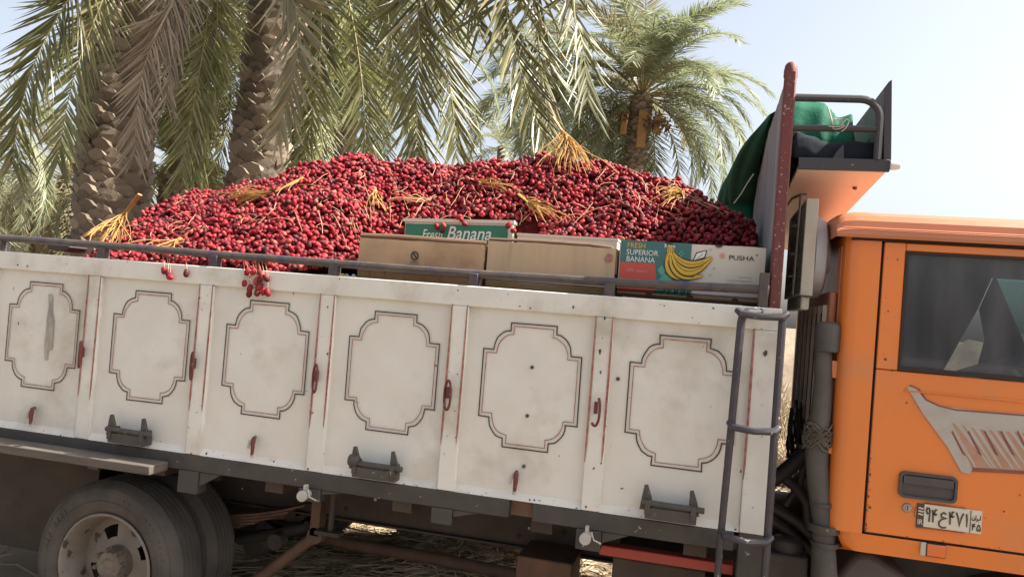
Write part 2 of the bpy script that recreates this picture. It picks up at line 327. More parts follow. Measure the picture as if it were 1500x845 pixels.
# side board frame with its rails and stiles
b = MB(); b.box(X0, X1, 0, .05, -.078, 0)
SB = part(b, 'side_board', 'white', bevel=.004)
for i in range(-4, 5):
    x0 = PP*i+PW; x1 = PP*(i+1)
    if i == 4: x0, x1 = PP*4+PW+.002, X1
    b = MB(); b.box(max(x0, X0), x1, -.001, .051, -.7765, -.0785)
    part(b, 'stile', 'white', SB, bevel=.004)
for i in range(-3, 5):
    x0, x1 = PP*i, PP*i+PW
    b = MB(); K = 8                                             # slightly hand beaten sheet
    vs = []; fs = []
    for a in range(K+1):
        for c in range(K+1):
            s_, t_ = a/K, c/K
            d = .004*math.sin(math.pi*s_)*math.sin(math.pi*t_)*random.uniform(.6, 1.2) + random.uniform(-.0006, .0006)
            if i == 2: d *= -.6
            vs.append((x0-.001+(PW+.002)*s_, .016-d, -.748+.671*t_))
    for a in range(K):
        for c in range(K): q = a*(K+1)+c; fs.append((q, q+K+1, q+K+2, q+1))
    b.add(vs, fs)
    b.add([(x0-.001, .0165, -.7475), (x1+.001, .0165, -.7475), (x1+.001, .002, -.7763), (x0-.001, .002, -.7763), (x0-.001, .05, -.7763), (x1+.001, .05, -.7763), (x0-.001, .05, -.08), (x1+.001, .05, -.08)],
          [(0, 1, 2, 3), (3, 2, 5, 4), (4, 5, 7, 6)])
    part(b, 'panel', 'panel', SB, smooth=30)
    # painted cartouche: black outer line and red inner line
    def carto(ins):
        cx, cz = x0+.255, -.3565; a, tb, sb, hh, nh = .187-ins, .0875-ins, .147-ins*.9, .231-ins, .20-ins
        sh = .1255-ins; q = [(tb, hh), (tb, nh)]
        ex, ez = sb-tb, nh-sh
        q += [(tb+ex*math.sin(k*math.pi/14), sh+ez*math.cos(k*math.pi/14)) for k in range(1, 7)]
        q += [(sb, sh), (a, sh)]
        full = q+[(x, -z) for x, z in q[::-1]]+[(-x, -z) for x, z in q]+[(-x, z) for x, z in q[::-1]]
        return [(cx+x, cz+z) for x, z in full]
    def wob(P): return [(x+random.gauss(0, .0007), z+random.gauss(0, .0007)) for x, z in P]
    b = MB(); b.ribbon(wob(carto(0)), .0048, .0100, 0, closed=True); part(b, 'painted_border', 'black', SB, smooth=None)
    b = MB(); pts = carto(.0125); L_ = len(pts); b.ribbon(wob(pts), .0032, .0100, 0, closed=True)
    b2 = part(b, 'painted_inner_line', 'redline', SB, smooth=None)
    for sx, top in ((x0-.0045, -.074), (x1+.0045, -.074)):
        b = MB(); k = random.uniform(-.01, .01)
        b.ribbon([(sx, top), (sx, -.3), (sx-.001, -.55), (sx-.002, -.60+k)], .0085, -.0035, 0, taper=[.55, 1, .9, .25])
        part(b, 'red_stripe', 'redline', SB, smooth=None)
# small rusted bolts of the fifth panel
for (u, v) in ((779, 538), (772, 609), (767, 683), (905, 555)):
    p = at(u, v, .008); b = MB(); b.lathe([(0.0001, 0), (.006, 0), (.007, .004), (.007, .012)], (p[0], .0075, p[2]), n=10)
    part(b, 'bolt', 'iron', SB)
b = MB()                                                        # scraped strip in the first panel
sc_ = [at(u, v, .0085) for u, v in ((71, 431), (75, 430), (77, 436), (76.5, 455), (79, 470), (77.5, 492), (76, 512), (70, 513), (69, 528), (65, 527), (64.5, 505), (67, 486), (68, 468), (71, 450))]
b.add([(p[0], .0088, p[2]) for p in sc_], [tuple(range(14))]); part(b, 'scraped_patch', 'scrape', SB, smooth=None)
# chipped paint spots
for (u, v, s_) in ((1121, 518, .012), (879, 515, .010), (886, 466, .008), (840, 450, .007), (480, 518, .006), (430, 430, .006), (880, 545, .006), (1085, 690, .007), (668, 640, .005), (480, 450, .005), (40, 390, .006), (355, 715, .006)):
    p = at(u, v, -.003); b = MB(); k = 9
    b.add([(p[0]+s_*random.uniform(.4, 1)*math.cos(2*math.pi*j/k)*.7, -.0042, p[2]+s_*random.uniform(.6, 1.3)*math.sin(2*math.pi*j/k)) for j in range(k)], [tuple(range(k))])
    part(b, 'rust_spot', 'iron', SB, smooth=None)
b = MB()
for k in range(120):
    q = random.random(); x = random.uniform(-.6, 2.75)
    z = -.7755+abs(random.gauss(0, .012)) if q < .4 else -.078+random.gauss(0, .006) if q < .55 else random.uniform(-.075, -.002) if q < .75 else random.uniform(-.7, -.1)
    if q >= .75: x = PP*random.randint(0, 4)+PW+random.uniform(.004, .066)
    elif .55 > q >= .4 and x % PP < PW: continue
    w_ = abs(random.gauss(0, .0018))+.0009; h_ = w_*random.uniform(.5, 1.4)
    yv = -.0042 if q >= .75 else (-.0006 if z > -.078 else (.002 if False else -.0018-.0))
    if q < .4: yv = .0145*(z+.7763)/.0288-.0006 if (x % PP) < PW else -.0018
    b.add([(x+w_*math.cos(t)*random.uniform(.6, 1.3), yv, z+h_*math.sin(t)*random.uniform(.6, 1.3)) for t in (0, 1.05, 2.1, 3.1, 4.2, 5.2)], [tuple(range(6))])
o = part(b, 'paint_chips', 'iron', SB, smooth=None); stuff(o)
def ring(cx, cz, hw, hh, y, r=.0048, half=False):
    b = MB(); n_ = 20
    pts = [(cx+hw*math.sin(2*math.pi*k/n_)*.92, y-.016*math.sin(2*math.pi*k/n_), cz+hh*math.copysign(abs(math.cos(2*math.pi*k/n_))**.8, math.cos(2*math.pi*k/n_))) for k in range(n_)]
    if half: pts = pts[2:13]
    b.tube(pts, r, 8, 0, closed=not half)
    b.box(cx-.006, cx+.006, y, y+.018, cz-.012, cz+.03)
    return b
for i, x in enumerate((-.061, .490, 1.047, 1.597, 2.156)):
    part(ring(x+.004, -.416+.004*(i % 3), .019, .055, -.024, half=(i == 4)), 'latch_ring', 'redpaint', SB)
for x in (-1.39, -.292, .795, 1.883):                           # little red drop pins
    b = MB(); b.tube([(x, .004, -.672), (x+.003, -.012, -.675), (x+.004, -.016, -.70), (x+.001, -.012, -.742)], [.007, .009, .009, .006], 8)
    b.tube([(x-.008, .004, -.680), (x-.013, -.012, -.69), (x-.020, -.012, -.716)], [.006, .007, .005], 8, 1)
    b.tube([(x+.001, -.010, -.735), (x, -.012, -.752)], .0075, 8, 1)
    part(b, 'drop_pin', ['redpaint', 'pin'], SB)
for j, x in enumerate((-1.42+.55*0-.55, .225, 1.337, 2.447)):       # hinge brackets: base, two ears and a rod
    if j == 0: x = -.875
    b = MB(); y0, y1 = -.055, .004
    for sx in (-.078, .078):
        b.prism([(x+sx-.028*(1 if sx < 0 else .6), -.735), (x+sx+.02, -.735), (x+sx+.012, -.69), (x+sx-.004, -.648), (x+sx-.016, -.65)], y0+.018, y0+.030)
        b.box(x+sx-.009, x+sx+.009, y0, y1, -.748, -.70)
    b.box(x-.085, x+.09, y0+.006, y1, -.762, -.722)
    b.tube([(x-.1, y0+.012, -.708), (x+.115, y0+.012, -.71)], .0105, 10)
    if j == 2: b.lathe([(.0, -.02), (.022, -.02), (.024, 0), (.018, .02), (0, .02)], (x-.082, y0+.012, -.70), 'x', 14)
    part(b, 'hinge_bracket', 'iron', SB, bevel=.002)
# guard rail on the board
b = MB(); path = [(-1.8, .024, .070), (-.56, .024, .060), (.2, .024, .056), (.53, .026, .052), (1.1, .023, .050), (1.65, .026, .047), (2.2, .024, .052), (2.725, .024, .062)]
pp = []
for a, c in zip(path[:-1], path[1:]):
    for k in range(4): pp.append(tuple(np.array(a)*(1-k/4)+np.array(c)*k/4+np.array([0, 0, random.uniform(-.001, .001)])))
pp.append(path[-1]); b.tube(pp, .0165, 10)
GR = part(b, 'guard_rail', 'rail')
for x in (-1.68, -1.13, -.58, -.028, .528, 1.072, 1.655, 2.172):
    b = MB(); b.box(x-.019, x+.019, .006, .044, -.001, .048); part(b, 'rail_post', 'rail', GR, bevel=.003)
b = MB(); b.box(2.690, 2.722, .006, .04, -.001, .12); part(b, 'rail_post', 'rail', GR, bevel=.003)
# the other sides of the bed
b = MB(); b.box(X0, X1, 2.10, 2.15, -.775, 0); part(b, 'far_side_board', 'white', bevel=.004)
b = MB(); b.box(X0-.05, X0-.001, 0, 2.15, -.775, 0); part(b, 'tailgate', 'white', bevel=.004)
b = MB(); b.box(X0, X1, .0515, 2.098, -.80, -.77)
for k in range(8): b.box(X0+.3+.56*k, X0+.38+.56*k, .07, 2.09, -.90, -.801)
part(b, 'bed_floor', 'chassis')
# grey beam under the board with its hanging brackets
b = MB(); b.box(X0, 1.865, -.003, .07, -.842, -.7775); b.box(1.955, 2.665, -.003, .07, -.842, -.7775); b.box(1.864, 1.956, .03, .065, -.838, -.779, 1)
BB = part(b, 'bed_beam', ['grey', 'rust'], bevel=.003)
for x, x2, zb, knob in ((.462, .555, -.934, 0), (1.011, 1.105, -.892, 1), (1.568, 1.65, -.902, 0), (2.122, 2.212, -.915, 1)):
    b = MB(); b.box(x, x2, -.008, .055, zb, -.8425); b.prism([(x2+.001, -.843), (x2+.10, -.843), (x2+.001, zb+.03)], .0, .012)
    o = part(b, 'hanging_bracket', 'grey', BB, bevel=.003)
    if knob:
        c = ((x+x2)/2-.005, -.04, -.862); b = MB()
        b.lathe([(0, -.02), (.020, -.02), (.022, -.012), (.018, 0), (.018, .034), (0, .034)], c, 'y', 14)
        b.tube([(c[0]+.02, c[1]-.005, c[2]+.025), (c[0]+.03, c[1]-.01, c[2]), (c[0]+.055, c[1], c[2]-.012)], .003, 6); b.box(c[0]-.004, c[0]+.008, c[1], c[1]+.02, c[2]+.015, c[2]+.04)
        part(b, 'lock_pin', 'pin', BB)
b = MB(); b.box(2.682, 2.768, -.002, .07, -1.30, -.7775); b.box(2.63, 2.683, .02, .06, -.842, -.80); part(b, 'corner_leg', 'grey', bevel=.003)
# ladder
b = MB(); b.tube([(2.700, -.004, -.016), (2.655, -.045, -.02), (2.640, -.062, -.035), (2.636, -.064, -.06), (2.628, -.064, -.45), (2.620, -.064, -.80), (2.617, -.064, -1.25)], [.013, .014, .015, .014, .013, .012, .012], 10)
LD = part(b, 'ladder', 'ladder')
b = MB(); b.tube([(2.768, -.064, -.02), (2.769, -.064, -.45), (2.77, -.064, -.8), (2.768, -.064, -1.3)], .0135, 10); part(b, 'ladder_stile', 'ladder', LD)
for z, bend in ((-.028, .0), (-.408, .018), (-.772, .024)):
    b = MB(); xa = 2.632; b.tube([(xa-.012, -.066, z+.012), (xa, -.082-bend*.3, z), (2.70, -.085-bend, z-.005), (2.765, -.08-bend*.4, z-.001), (2.782, -.068, z+.012)], [.011, .0135, .012, .0135, .012], 8); part(b, 'rung', 'ladder', LD)
# wooden step plank in front of the wheel
b = MB(); b.box(-1.3, .415, -.125, -.012, -.852, -.815); PL = part(b, 'step_plank', 'wood', bevel=.004)
b = MB()
for x in (-.75, .1): b.box(x, x+.05, -.10, .06, -.868, -.853)
part(b, 'plank_bearer', 'iron', PL)
# headboard
HB = part(MB().box(2.726, 2.766, .028, .075, -.03, .835).lathe([(.0, .035), (.012, .033), (.02, .022), (.0235, .0), (.0235, -.02)], (2.746, .0515, .835), 'z', 14), 'headboard', 'redpaint', bevel=.006)
y = .078
while y < 2.06:
    wdt = random.uniform(.12, .17); wdt = min(wdt, 2.1-y)
    b = MB(); d = random.uniform(-.004, .004); b.box(2.735+d, 2.763+d, y, y+wdt-.007, -.765, .835+random.uniform(-.012, .015)); part(b, 'plank', 'woodv', HB, bevel=.003); y += wdt
b = MB(); b.box(2.7665, 2.785, 1.0, 2.1, .72, .78); b.box(2.7665, 2.785, 1.0, 2.1, .05, .11); part(b, 'cross_batten', 'woodedge', HB, bevel=.002)
b = MB(); b.box(2.726, 2.766, 2.103, 2.15, -.76, .86); part(b, 'headboard_post', 'redpaint', HB, bevel=.006)

# ---- cab
CY0 = .05; CY1 = 1.52; CYM = (CY0+CY1)/2; CXR = 2.965; CXF = 4.45; CZB = -.80; CZT = .275
def arc(cx, cy, r, a0, a1, n_=6): return [(cx+r*math.cos(R(a0+(a1-a0)*k/n_)), cy+r*math.sin(R(a0+(a1-a0)*k/n_))) for k in range(n_+1)]
b = MB()
# rounded rear corner pillar and rear wall as one swept plan, sill below the door
plan = [(3.080, CY0), (3.02, CY0)]+[(p[0], p[1]) for p in arc(3.02, CY0+.05, .05, -90, -180, 6)][1:]+[(2.972, .2), (2.968, .5), (2.968, 1.1), (2.972, 1.38)]+[(p[0], p[1]) for p in arc(3.02, CY1-.05, .05, 180, 90, 6)]+[(3.08, CY1)]
for (z0, z1) in ((-.735, CZT),):
    lo = [(x, yv, z0) for x, yv in plan]; hi = [(x, yv, z1) for x, yv in plan]; n_ = len(plan)
    b.add(lo+hi, [(i, i+1, i+1+n_, i+n_) for i in range(n_-1)])
plan2 = [(CXF, CY0+.004), (3.05, CY0+.004)]+[(3.035, CY0+.006), (3.0, CY0+.03)]+[(2.99, .3), (2.99, 1.35), (3.05, CY1), (CXF, CY1)]
lo = [(x+(.03 if x < 3.1 else 0), yv+(.012 if yv < .3 else 0), CZB) for x, yv in plan2]; hi = [(x, yv, -.7355) for x, yv in plan2]; n_ = len(plan2)
b.add(lo+hi, [(i, i+1, i+1+n_, i+n_) for i in range(n_-1)])
b.add([(3.0, .07, CZB), (CXF, .07, CZB), (CXF, CY1, CZB), (3.0, CY1, CZB)], [(0, 1, 2, 3)])
b.box(4.02, CXF, CY0, CY0+.03, -.735, -.19); b.box(4.02, 4.10, CY0, CY0+.03, -.19, CZT)
b.box(CXF-.03, CXF, CY0+.03, CY1, -.735, -.19); b.box(CXF-.03, CXF, CY0+.03, CY0+.10, -.19, CZT); b.box(CXF-.03, CXF, CY1-.1, CY1, -.19, CZT)
b.box(3.081, 3.50, CY1-.03, CY1, -.735, CZT); b.box(3.501, CXF-.031, CY1-.03, CY1, -.735, -.22); b.box(4.30, CXF-.031, CY1-.03, CY1, -.219, CZT)
CB = part(b, 'cab_shell', 'orange', smooth=40)
b = MB(); b.box(3.0, CXF-.04, CY0+.09, CY1-.04, -.76, -.70); b.box(3.01, 3.02, CY0+.06, CY1-.05, -.70, .27); b.box(3.0, CXF-.03, .09, CY1-.03, .255, .268)
b.box(3.06, 3.45, .2, CY1-.12, -.6995, -.42); b.box(3.05, 3.16, .2, CY1-.12, -.4195, -.06); b.box(4.1, CXF-.04, .1, CY1-.06, -.5, -.22)
part(b, 'cabin_trim', 'cabin', CB, bevel=.01)
b = MB(); cs = np.array(at(1447, 535, .45)); n_ = 24
ax1 = np.array([.25, .95, .02]); ax1 /= np.linalg.norm(ax1); ax2 = np.array([.85, -.2, .35]); ax2 -= ax1*(ax1@ax2); ax2 /= np.linalg.norm(ax2); cs = np.array(at(1468, 534, .62))
b.tube([cs+.2*(math.cos(2*math.pi*k/n_)*ax1+math.sin(2*math.pi*k/n_)*ax2) for k in range(n_)], .014, 8, closed=True)
for k in (0, 8, 16): b.tube([cs, cs+.2*(math.cos(2*math.pi*k/n_)*ax1+math.sin(2*math.pi*k/n_)*ax2)], .01, 6)
b.tube([cs, cs+np.array([.45, 0, -.4])], .02, 8); part(b, 'steering_wheel', 'drum', CB)  # pale grey paints in the light glinting on the rim
# dark curtain over the far window, with a three-cornered gap
def farp(uvs): return [(at(u, v, CY1-.05)[0], at(u, v, CY1-.05)[2]) for u, v in uvs]
b = MB(); b.prism(farp([(1290, 330), (1452, 330), (1456, 400), (1432, 452), (1376, 552), (1290, 552)]), CY1-.055, CY1-.048); b.prism(farp([(1456, 402), (1500, 505), (1500, 570), (1425, 560), (1441, 497), (1433, 453)]), CY1-.062, CY1-.058)
part(b, 'curtain', 'cabin', CB, smooth=None)
b = MB(); b.add([(3.5, CY1-.012, -.22), (4.3, CY1-.012, -.22), (4.3, CY1-.012, .25), (3.5, CY1-.012, .25)], [(0, 1, 2, 3)]); part(b, 'far_window', 'paleglass', CB, smooth=None)
b = MB(); b.add([(*at(u, v, CY1-.03)[:1], CY1-.03, at(u, v, CY1-.03)[2]) for u, v in ((1450, 386), (1560, 386), (1560, 520), (1500, 510), (1450, 400))], [tuple(range(5))]); part(b, 'sun_shade', 'tealglass', CB, smooth=None)
b = MB(); b.add([(CXF-.012, CY0+.1, -.19), (CXF-.012, CY1-.1, -.19), (CXF-.012, CY1-.1, .27), (CXF-.012, CY0+.1, .27)], [(0, 1, 2, 3)]); part(b, 'windscreen', 'tealglass', CB, smooth=None)
# roof
b = MB(); ov = .025
prof = [(CY0-ov, .262), (CY0-ov-.006, .272), (CY0-ov-.004, .288), (CY0-ov+.008, .294), (CY0-.008, .300), (CY0-.004, .322), (CY0+.012, .342), (CY0+.05, .357), (CY0+.2, .370), (CYM, .380)]
prof = prof+[(2*CYM-yv, z) for yv, z in prof[::-1][1:]]
secs = [(CXR-.035, .0, .35), (CXR-.033, .25, .9), (CXR-.025, .55, .97), (CXR-.005, .85, .99), (CXR+.03, 1, 1), (3.6, 1, 1), (CXF, 1, 1), (CXF+.05, .5, .95)]
vs = []
for x, kz, ky in secs:
    for yv, z in prof: vs.append((x, CYM+(yv-CYM)*(1-.03*(1-ky)), .262+(z-.262)*(.55+.45*kz)))
n_ = len(prof); b.add(vs, [(j*n_+i, j*n_+i+1, (j+1)*n_+i+1, (j+1)*n_+i) for j in range(len(secs)-1) for i in range(n_-1)]+[tuple(range(n_))])
RF = part(b, 'cab_roof', 'orangeroof', CB, smooth=28)
b = MB(); b.tube([(2.95, CY0-.028, .2935), (3.3, CY0-.0285, .294), (CXF, CY0-.0285, .294)], .0035, 6); part(b, 'drip_ridge', 'orangeroof', CB)
b = MB(); b.box(2.985, CXF, CY0-.008, CY0+.03, .2550, .2615); part(b, 'roof_seal', 'seam', CB)
# door: one outer skin with the window opening
DX0, DX1, DZ0, DZ1 = 3.0885, 4.01, -.727, .2535
WX0, WX1, WZ0, WZ1 = 3.1555, 3.955, -.176, .226
b = MB(); y0, y1 = CY0-.004, CY0+.03
b.box(DX0, WX0, y0, y1, WZ0, DZ1); b.box(WX1, DX1, y0, y1, WZ0, DZ1); b.box(WX0+.0005, WX1-.0005, y0, y1, WZ1, DZ1-.0005)
b.box(DX0, DX1, y0+.0015, y1, DZ0, WZ0-.0022)
b.box(DX0+.09, DX1, y0-.004, y0+.004, -.245, -.238)
DR = tag(part(b, 'cab_door', 'orange', bevel=.006), None, None)
b = MB()
for k in range(70):
    q = random.random()
    if q < .45: x, z = DX0+abs(random.gauss(.002, .004)), random.uniform(DZ0, -.45)
    elif q < .7: x, z = random.uniform(3.1, 3.57), DZ0+abs(random.gauss(0, .004))
    elif q < .85: x, z = random.uniform(3.1, 3.57), random.uniform(DZ0, -.2)
    else: x, z = DX0+random.uniform(.001, .05), random.uniform(-.2, .2)
    w_ = abs(random.gauss(0, .0014))+.0007
    b.add([(x+w_*math.cos(t)*random.uniform(.6, 1.3), y0-.0006, z+w_*math.sin(t)*random.uniform(.6, 1.6)) for t in (0, 1.05, 2.1, 3.1, 4.2, 5.2)], [tuple(range(6))])
stuff(part(b, 'paint_chips', 'iron', DR, smooth=None))
b = MB(); b.box(3.0795, DX0-.0005, CY0+.012, CY0+.02, -.735, .25); b.box(3.08, DX1, CY0+.012, CY0+.02, -.737, DZ0-.0005); b.box(DX1, 4.022, CY0+.012, CY0+.02, -.735, .25); part(b, 'door_seal', 'seam', DR)
b = MB(); e = .009
b.box(WX0, WX0+e, y0-.002, y0+.018, WZ0, WZ1); b.box(WX1-e, WX1, y0-.002, y0+.018, WZ0, WZ1); b.box(WX0+e, WX1-e, y0-.002, y0+.018, WZ1-e, WZ1); b.box(WX0+e, WX1-e, y0-.002, y0+.018, WZ0, WZ0+e*1.6); part(b, 'window_seal', 'seam', DR)
b = MB(); b.add([(WX0+.004, y0+.012, WZ0+.004), (WX1-.004, y0+.012, WZ0+.004), (WX1-.004, y0+.012, WZ1-.004), (WX0+.004, y0+.012, WZ1-.004)], [(0, 1, 2, 3)]); part(b, 'window_pane', 'glass', DR, smooth=None)
def rrect(x0, x1, z0, z1, r):
    return arc(x1-r, z1-r, r, 0, 90, 4)+arc(x0+r, z1-r, r, 90, 180, 4)+arc(x0+r, z0+r, r, 180, 270, 4)+arc(x1-r, z0+r, r, 270, 360, 4)
b = MB(); o1 = rrect(3.182, 3.357, -.594, -.508, .016); i1 = rrect(3.190, 3.349, -.586, -.516, .012); n_ = len(o1)
vs = [(x, y0-.012, z) for x, z in o1]+[(x, y0-.012, z) for x, z in i1]+[(x, y0+.001, z) for x, z in o1]+[(x, y0-.003, z) for x, z in i1]
fs = [(i, (i+1) % n_, (i+1) % n_+n_, i+n_) for i in range(n_)]+[(i, (i+1) % n_, (i+1) % n_+2*n_, i+2*n_) for i in range(n_)]+[(i+n_, (i+1) % n_+n_, (i+1) % n_+3*n_, i+3*n_) for i in range(n_)]+[tuple(range(3*n_, 4*n_))]
b.add(vs, fs); b.box(3.194, 3.345, y0-.013, y0-.0035, -.546, -.520); part(b, 'door_handle', 'darkplastic', DR, smooth=30)
b = MB(); b.lathe([(0, -.010), (.007, -.010), (.009, -.006), (.013, -.006), (.0155, -.002), (.016, .002)], (3.2125, y0, -.628), 'y', 18); b.box(3.2112, 3.2138, y0-.0115, y0-.009, -.634, -.622, 1); part(b, 'door_lock', ['chrome', 'seam'], DR)
# registration plate: brown band with bars and letters, hand drawn Persian numerals
b = MB(); px0, px1, pz0, pz1, yy = 3.243, 3.436, -.682, -.609, y0-.0035
b.box(px0, px0+.021, yy, y0+.001, pz0-.003, pz1, 1); b.box(px0+.0212, px1, yy-.0006, y0+.001, pz0, pz1+.001, 0)
T = yy-.0022
for k in range(3): b.ribbon([(px0+.003, pz1-.014-.010*k), (px0+.008, pz1-.012-.010*k), (px0+.013, pz1-.015-.010*k), (px0+.019, pz1-.013-.010*k)], .0042, T, 0)
put_text(b, 'IR', px0+.003, pz0+.006, .0155, .017, T, 0, bold=.01)
def glyph(pts, x0, z0, wd, ht, lw, tp=None): b.ribbon([(x0+wd*a, z0+ht*c) for a, c in pts], lw, T, 1, taper=tp)
GL = {'9': [([(.95, .72), (.75, .98), (.3, 1), (.12, .78), (.35, .58), (.8, .62), (.95, .74), (.9, .4), (.85, 0)], None)],
      '4': [([(.12, .95), (.28, .5), (.3, 0)], None), ([(.95, .98), (.62, .95), (.5, .74), (.66, .58), (.98, .66)], None), ([(.2, .68), (.42, .62), (.6, .62)], None)],
      '7': [([(.03, 1), (.3, .6), (.5, 0), (.7, .6), (.97, 1)], [1, 1, 1.1, 1, 1])],
      '1': [([(.35, 1), (.55, .6), (.62, 0)], [1, 1, .6])],
      '5': [([(.55, 1), (.2, .62), (.05, .25), (.2, .02), (.42, .1), (.5, .3), (.58, .1), (.82, .02), (.95, .28), (.8, .65), (.5, 1)], None)],
      'ain': [([(.9, .9), (.6, 1.03), (.28, .88), (.36, .66), (.92, .6), (.4, .5), (.08, .26), (.1, .0), (.45, -.16), (.98, -.1)], None)]}
def write(ch, x0, z0, wd, ht, lw):
    for pts, tp in GL[ch]: glyph(pts, x0, z0, wd, ht, lw, tp)
bx = px0+.026
for ch, wd, dz, ht in (('9', .013, .018, .045), ('4', .017, .018, .043), ('ain', .025, .011, .042), ('4', .017, .018, .043), ('7', .023, .018, .042), ('1', .010, .017, .042)):
    write(ch, bx, pz0+dz, wd, ht, .0052); bx += wd+.0045
b.box(px1-.034, px1-.0325, T-.0004, T+.002, pz0+.001, pz1, 1)
x_ = px1-.030; z_ = pz0+.043
for pts in ([(.98, 1), (.97, .1)], [(.86, .3), (.84, 0), (.66, 0)], [(.66, .4), (.62, 0), (.52, -.3)], [(.46, 1), (.44, .1), (.36, .0)], [(.3, .35), (.28, -.1), (.12, -.15), (.02, .05), (.03, .4)], [(.15, .55), (.2, .55)], [(.72, -.35), (.8, -.35)]):
    b.ribbon([(x_+.026*a, z_+.016*c) for a, c in pts], .0026, T, 1)
write('4', px1-.029, pz0+.009, .011, .022, .0036); write('5', px1-.0145, pz0+.008, .012, .022, .0034)
part(b, 'registration_plate', ['plate', 'darkprint'] if False else ['plate', 'plateband'], DR, smooth=None)
b = MB(); b.ribbon([(px0-.002, -.62), (px0-.008, -.635), (px0-.007, -.65), (px0, -.655)], .0022, y0-.003, 0); b.tube([(px0+.02, y0-.004, pz1+.0035), (px0+.145, y0-.004, pz1+.003)], .0018, 6); b.tube([(px0+.0, y0-.004, pz0-.0045), (px0+.145, y0-.004, pz0-.003)], .0018, 6); part(b, 'plate_outline', 'decaledge', DR)
# grey swoosh decal with spikes, and its dark edge
def dec(uv): p = at(uv[0], uv[1], y0); return (p[0], p[2])
def flat(pts, yv, mi): b.add([(p[0], yv, p[1]) for p in pts], [tuple(range(len(pts)))], mi)
b = MB()
flat([dec(q) for q in ((1336, 570), (1346, 582), (1362, 592), (1385, 598), (1430, 602), (1500, 606), (1560, 611), (1560, 690), (1500, 689), (1424, 684), (1372, 596))], y0-.0012, 1)
flat([dec(q) for q in ((1424, 684), (1500, 689), (1560, 692), (1560, 697), (1500, 694), (1420, 690))], y0-.0014, 2)
flat([dec(q) for q in ((1328, 566), (1340, 567), (1352, 582), (1370, 592), (1392, 600), (1385, 605), (1424, 686), (1421, 694), (1408, 691), (1388, 655), (1352, 606))], y0-.0022, 0)
flat([dec(q) for q in ((1375, 594), (1430, 601), (1500, 606), (1560, 611), (1560, 640), (1500, 634), (1430, 628), (1388, 618))], y0-.0020, 0)
for k in range(16):
    u0 = 1385+k*12; s_ = random.uniform(.85, 1.1)
    flat([dec(q) for q in ((u0-3, 615), (u0+7, 616+k*.4), (u0+52*s_, 684+k*.4), (u0+49*s_, 684+k*.4))], y0-.0018-.00003*k, 0)
    if k % 2 == 0: flat([dec(q) for q in ((u0+8, 632), (u0+10, 630), (u0+30, 668), (u0+24, 664))], y0-.0026, 2)
b.ribbon([dec(q) for q in ((1333, 564), (1346, 570), (1356, 585), (1375, 594), (1400, 600), (1450, 604), (1500, 608))], .005, y0-.0028, 2)
part(b, 'swoosh_decal', ['decal', 'decalfade', 'decaledge'], DR, smooth=None)
b = MB(); b.box(3.281, 3.336, CY0-.008, CY0+.006, -.776, -.737); b.box(3.262, 3.279, CY0-.004, CY0+.006, -.778, -.735, 1); b.box(3.2795, 3.338, CY0-.003, CY0+.005, -.779, -.734, 2); part(b, 'side_reflector', ['reflector', 'beige', 'seam'], CB, bevel=.002)
# pillar crease and rear louvre bulge
b = MB(); b.box(2.9665, 2.9705, .13, .15, -.6, .24); b.box(2.9665, 2.9705, .19, .205, -.6, .24); part(b, 'pillar_crease', 'orangeback', CB, bevel=.002)
b = MB(); XL = 2.955
gy0, gy1, gz0, gz1 = .22, 1.15, -.50, .03
b.box(XL-.01, 2.970, gy0-.04, gy1+.05, gz0-.09, gz1+.05, 0)
LV = part(b, 'rear_louvre', ['orangeback', 'darkred'], CB, bevel=.01)
nsl = 7
for k in range(nsl):
    ya = gy0+(gy1-gy0)*k/nsl; b = MB(); b.box(XL-.016, XL-.0105, ya+.022, ya+(gy1-gy0)/nsl-.006, gz0+.03, gz1-.03, 1)
    b.box(XL-.026, XL-.010, ya, ya+.014, gz0, gz1, 0); part(b, 'louvre_slat', ['rackunder', 'darkred'], LV, bevel=.002)  # slats coloured paler than the panel to imitate lit edges
# roof rack: floor, rails, front board
ZR = .505
b = MB(); b.prism([(.05, ZR-.014), (2.05, ZR-.115), (2.05, ZR-.105), (.05, ZR-.004)], 2.792, 3.078, plane='yz'); RK = part(b, 'roof_rack', 'rackunder', bevel=.003)
b = MB(); b.box(2.792, 3.085, .034, .0495, ZR-.015, ZR+.026); b.box(2.792, 3.085, 2.0505, 2.066, ZR-.015, ZR+.026); b.box(2.792, 3.075, .05, 2.05, ZR-.0035, ZR); part(b, 'rack_frame', 'rackmetal', RK, bevel=.003)
for yv in (.042, 2.06):
    b = MB(); b.tube([(2.768, yv, .741), (2.98, yv, .738)]+[(2.98+.065*math.sin(R(15*k)), yv, .673+.065*math.cos(R(15*k))) for k in range(1, 7)]+[(3.045, yv, .53)], .0135, 10); part(b, 'rack_rail', 'rackmetal', RK)
    b = MB(); b.tube([(2.768, yv, .634), (3.035, yv, .636)], .0115, 10); part(b, 'rack_rail', 'rackmetal', RK)
b = MB(); b.prism([(3.066, .505), (3.090, .505), (3.074, .806), (3.064, .798), (3.050, .775)], .036, 2.06); part(b, 'rack_front_board', 'rackmetal', RK, bevel=.002)
for yv in (.3, 1.2): b = MB(); b.tube([(3.02, yv, .47), (3.072, yv, .70)], .008, 6); part(b, 'rack_brace', 'rackmetal', RK)
b = MB(); b.lathe([(0, .02), (.012, .018), (.016, .005), (.016, -.012), (0, -.014)], (3.098, .036, .512), 'x', 12); part(b, 'marker_lamp', 'lampwhite', RK)
for x, yv in ((3.0, 1.25), (3.05, 1.4)):
    b = MB(); b.box(x-.012, x+.012, yv-.012, yv+.012, .36, ZR-.078); part(b, 'rack_foot', 'rackmetal', RK)
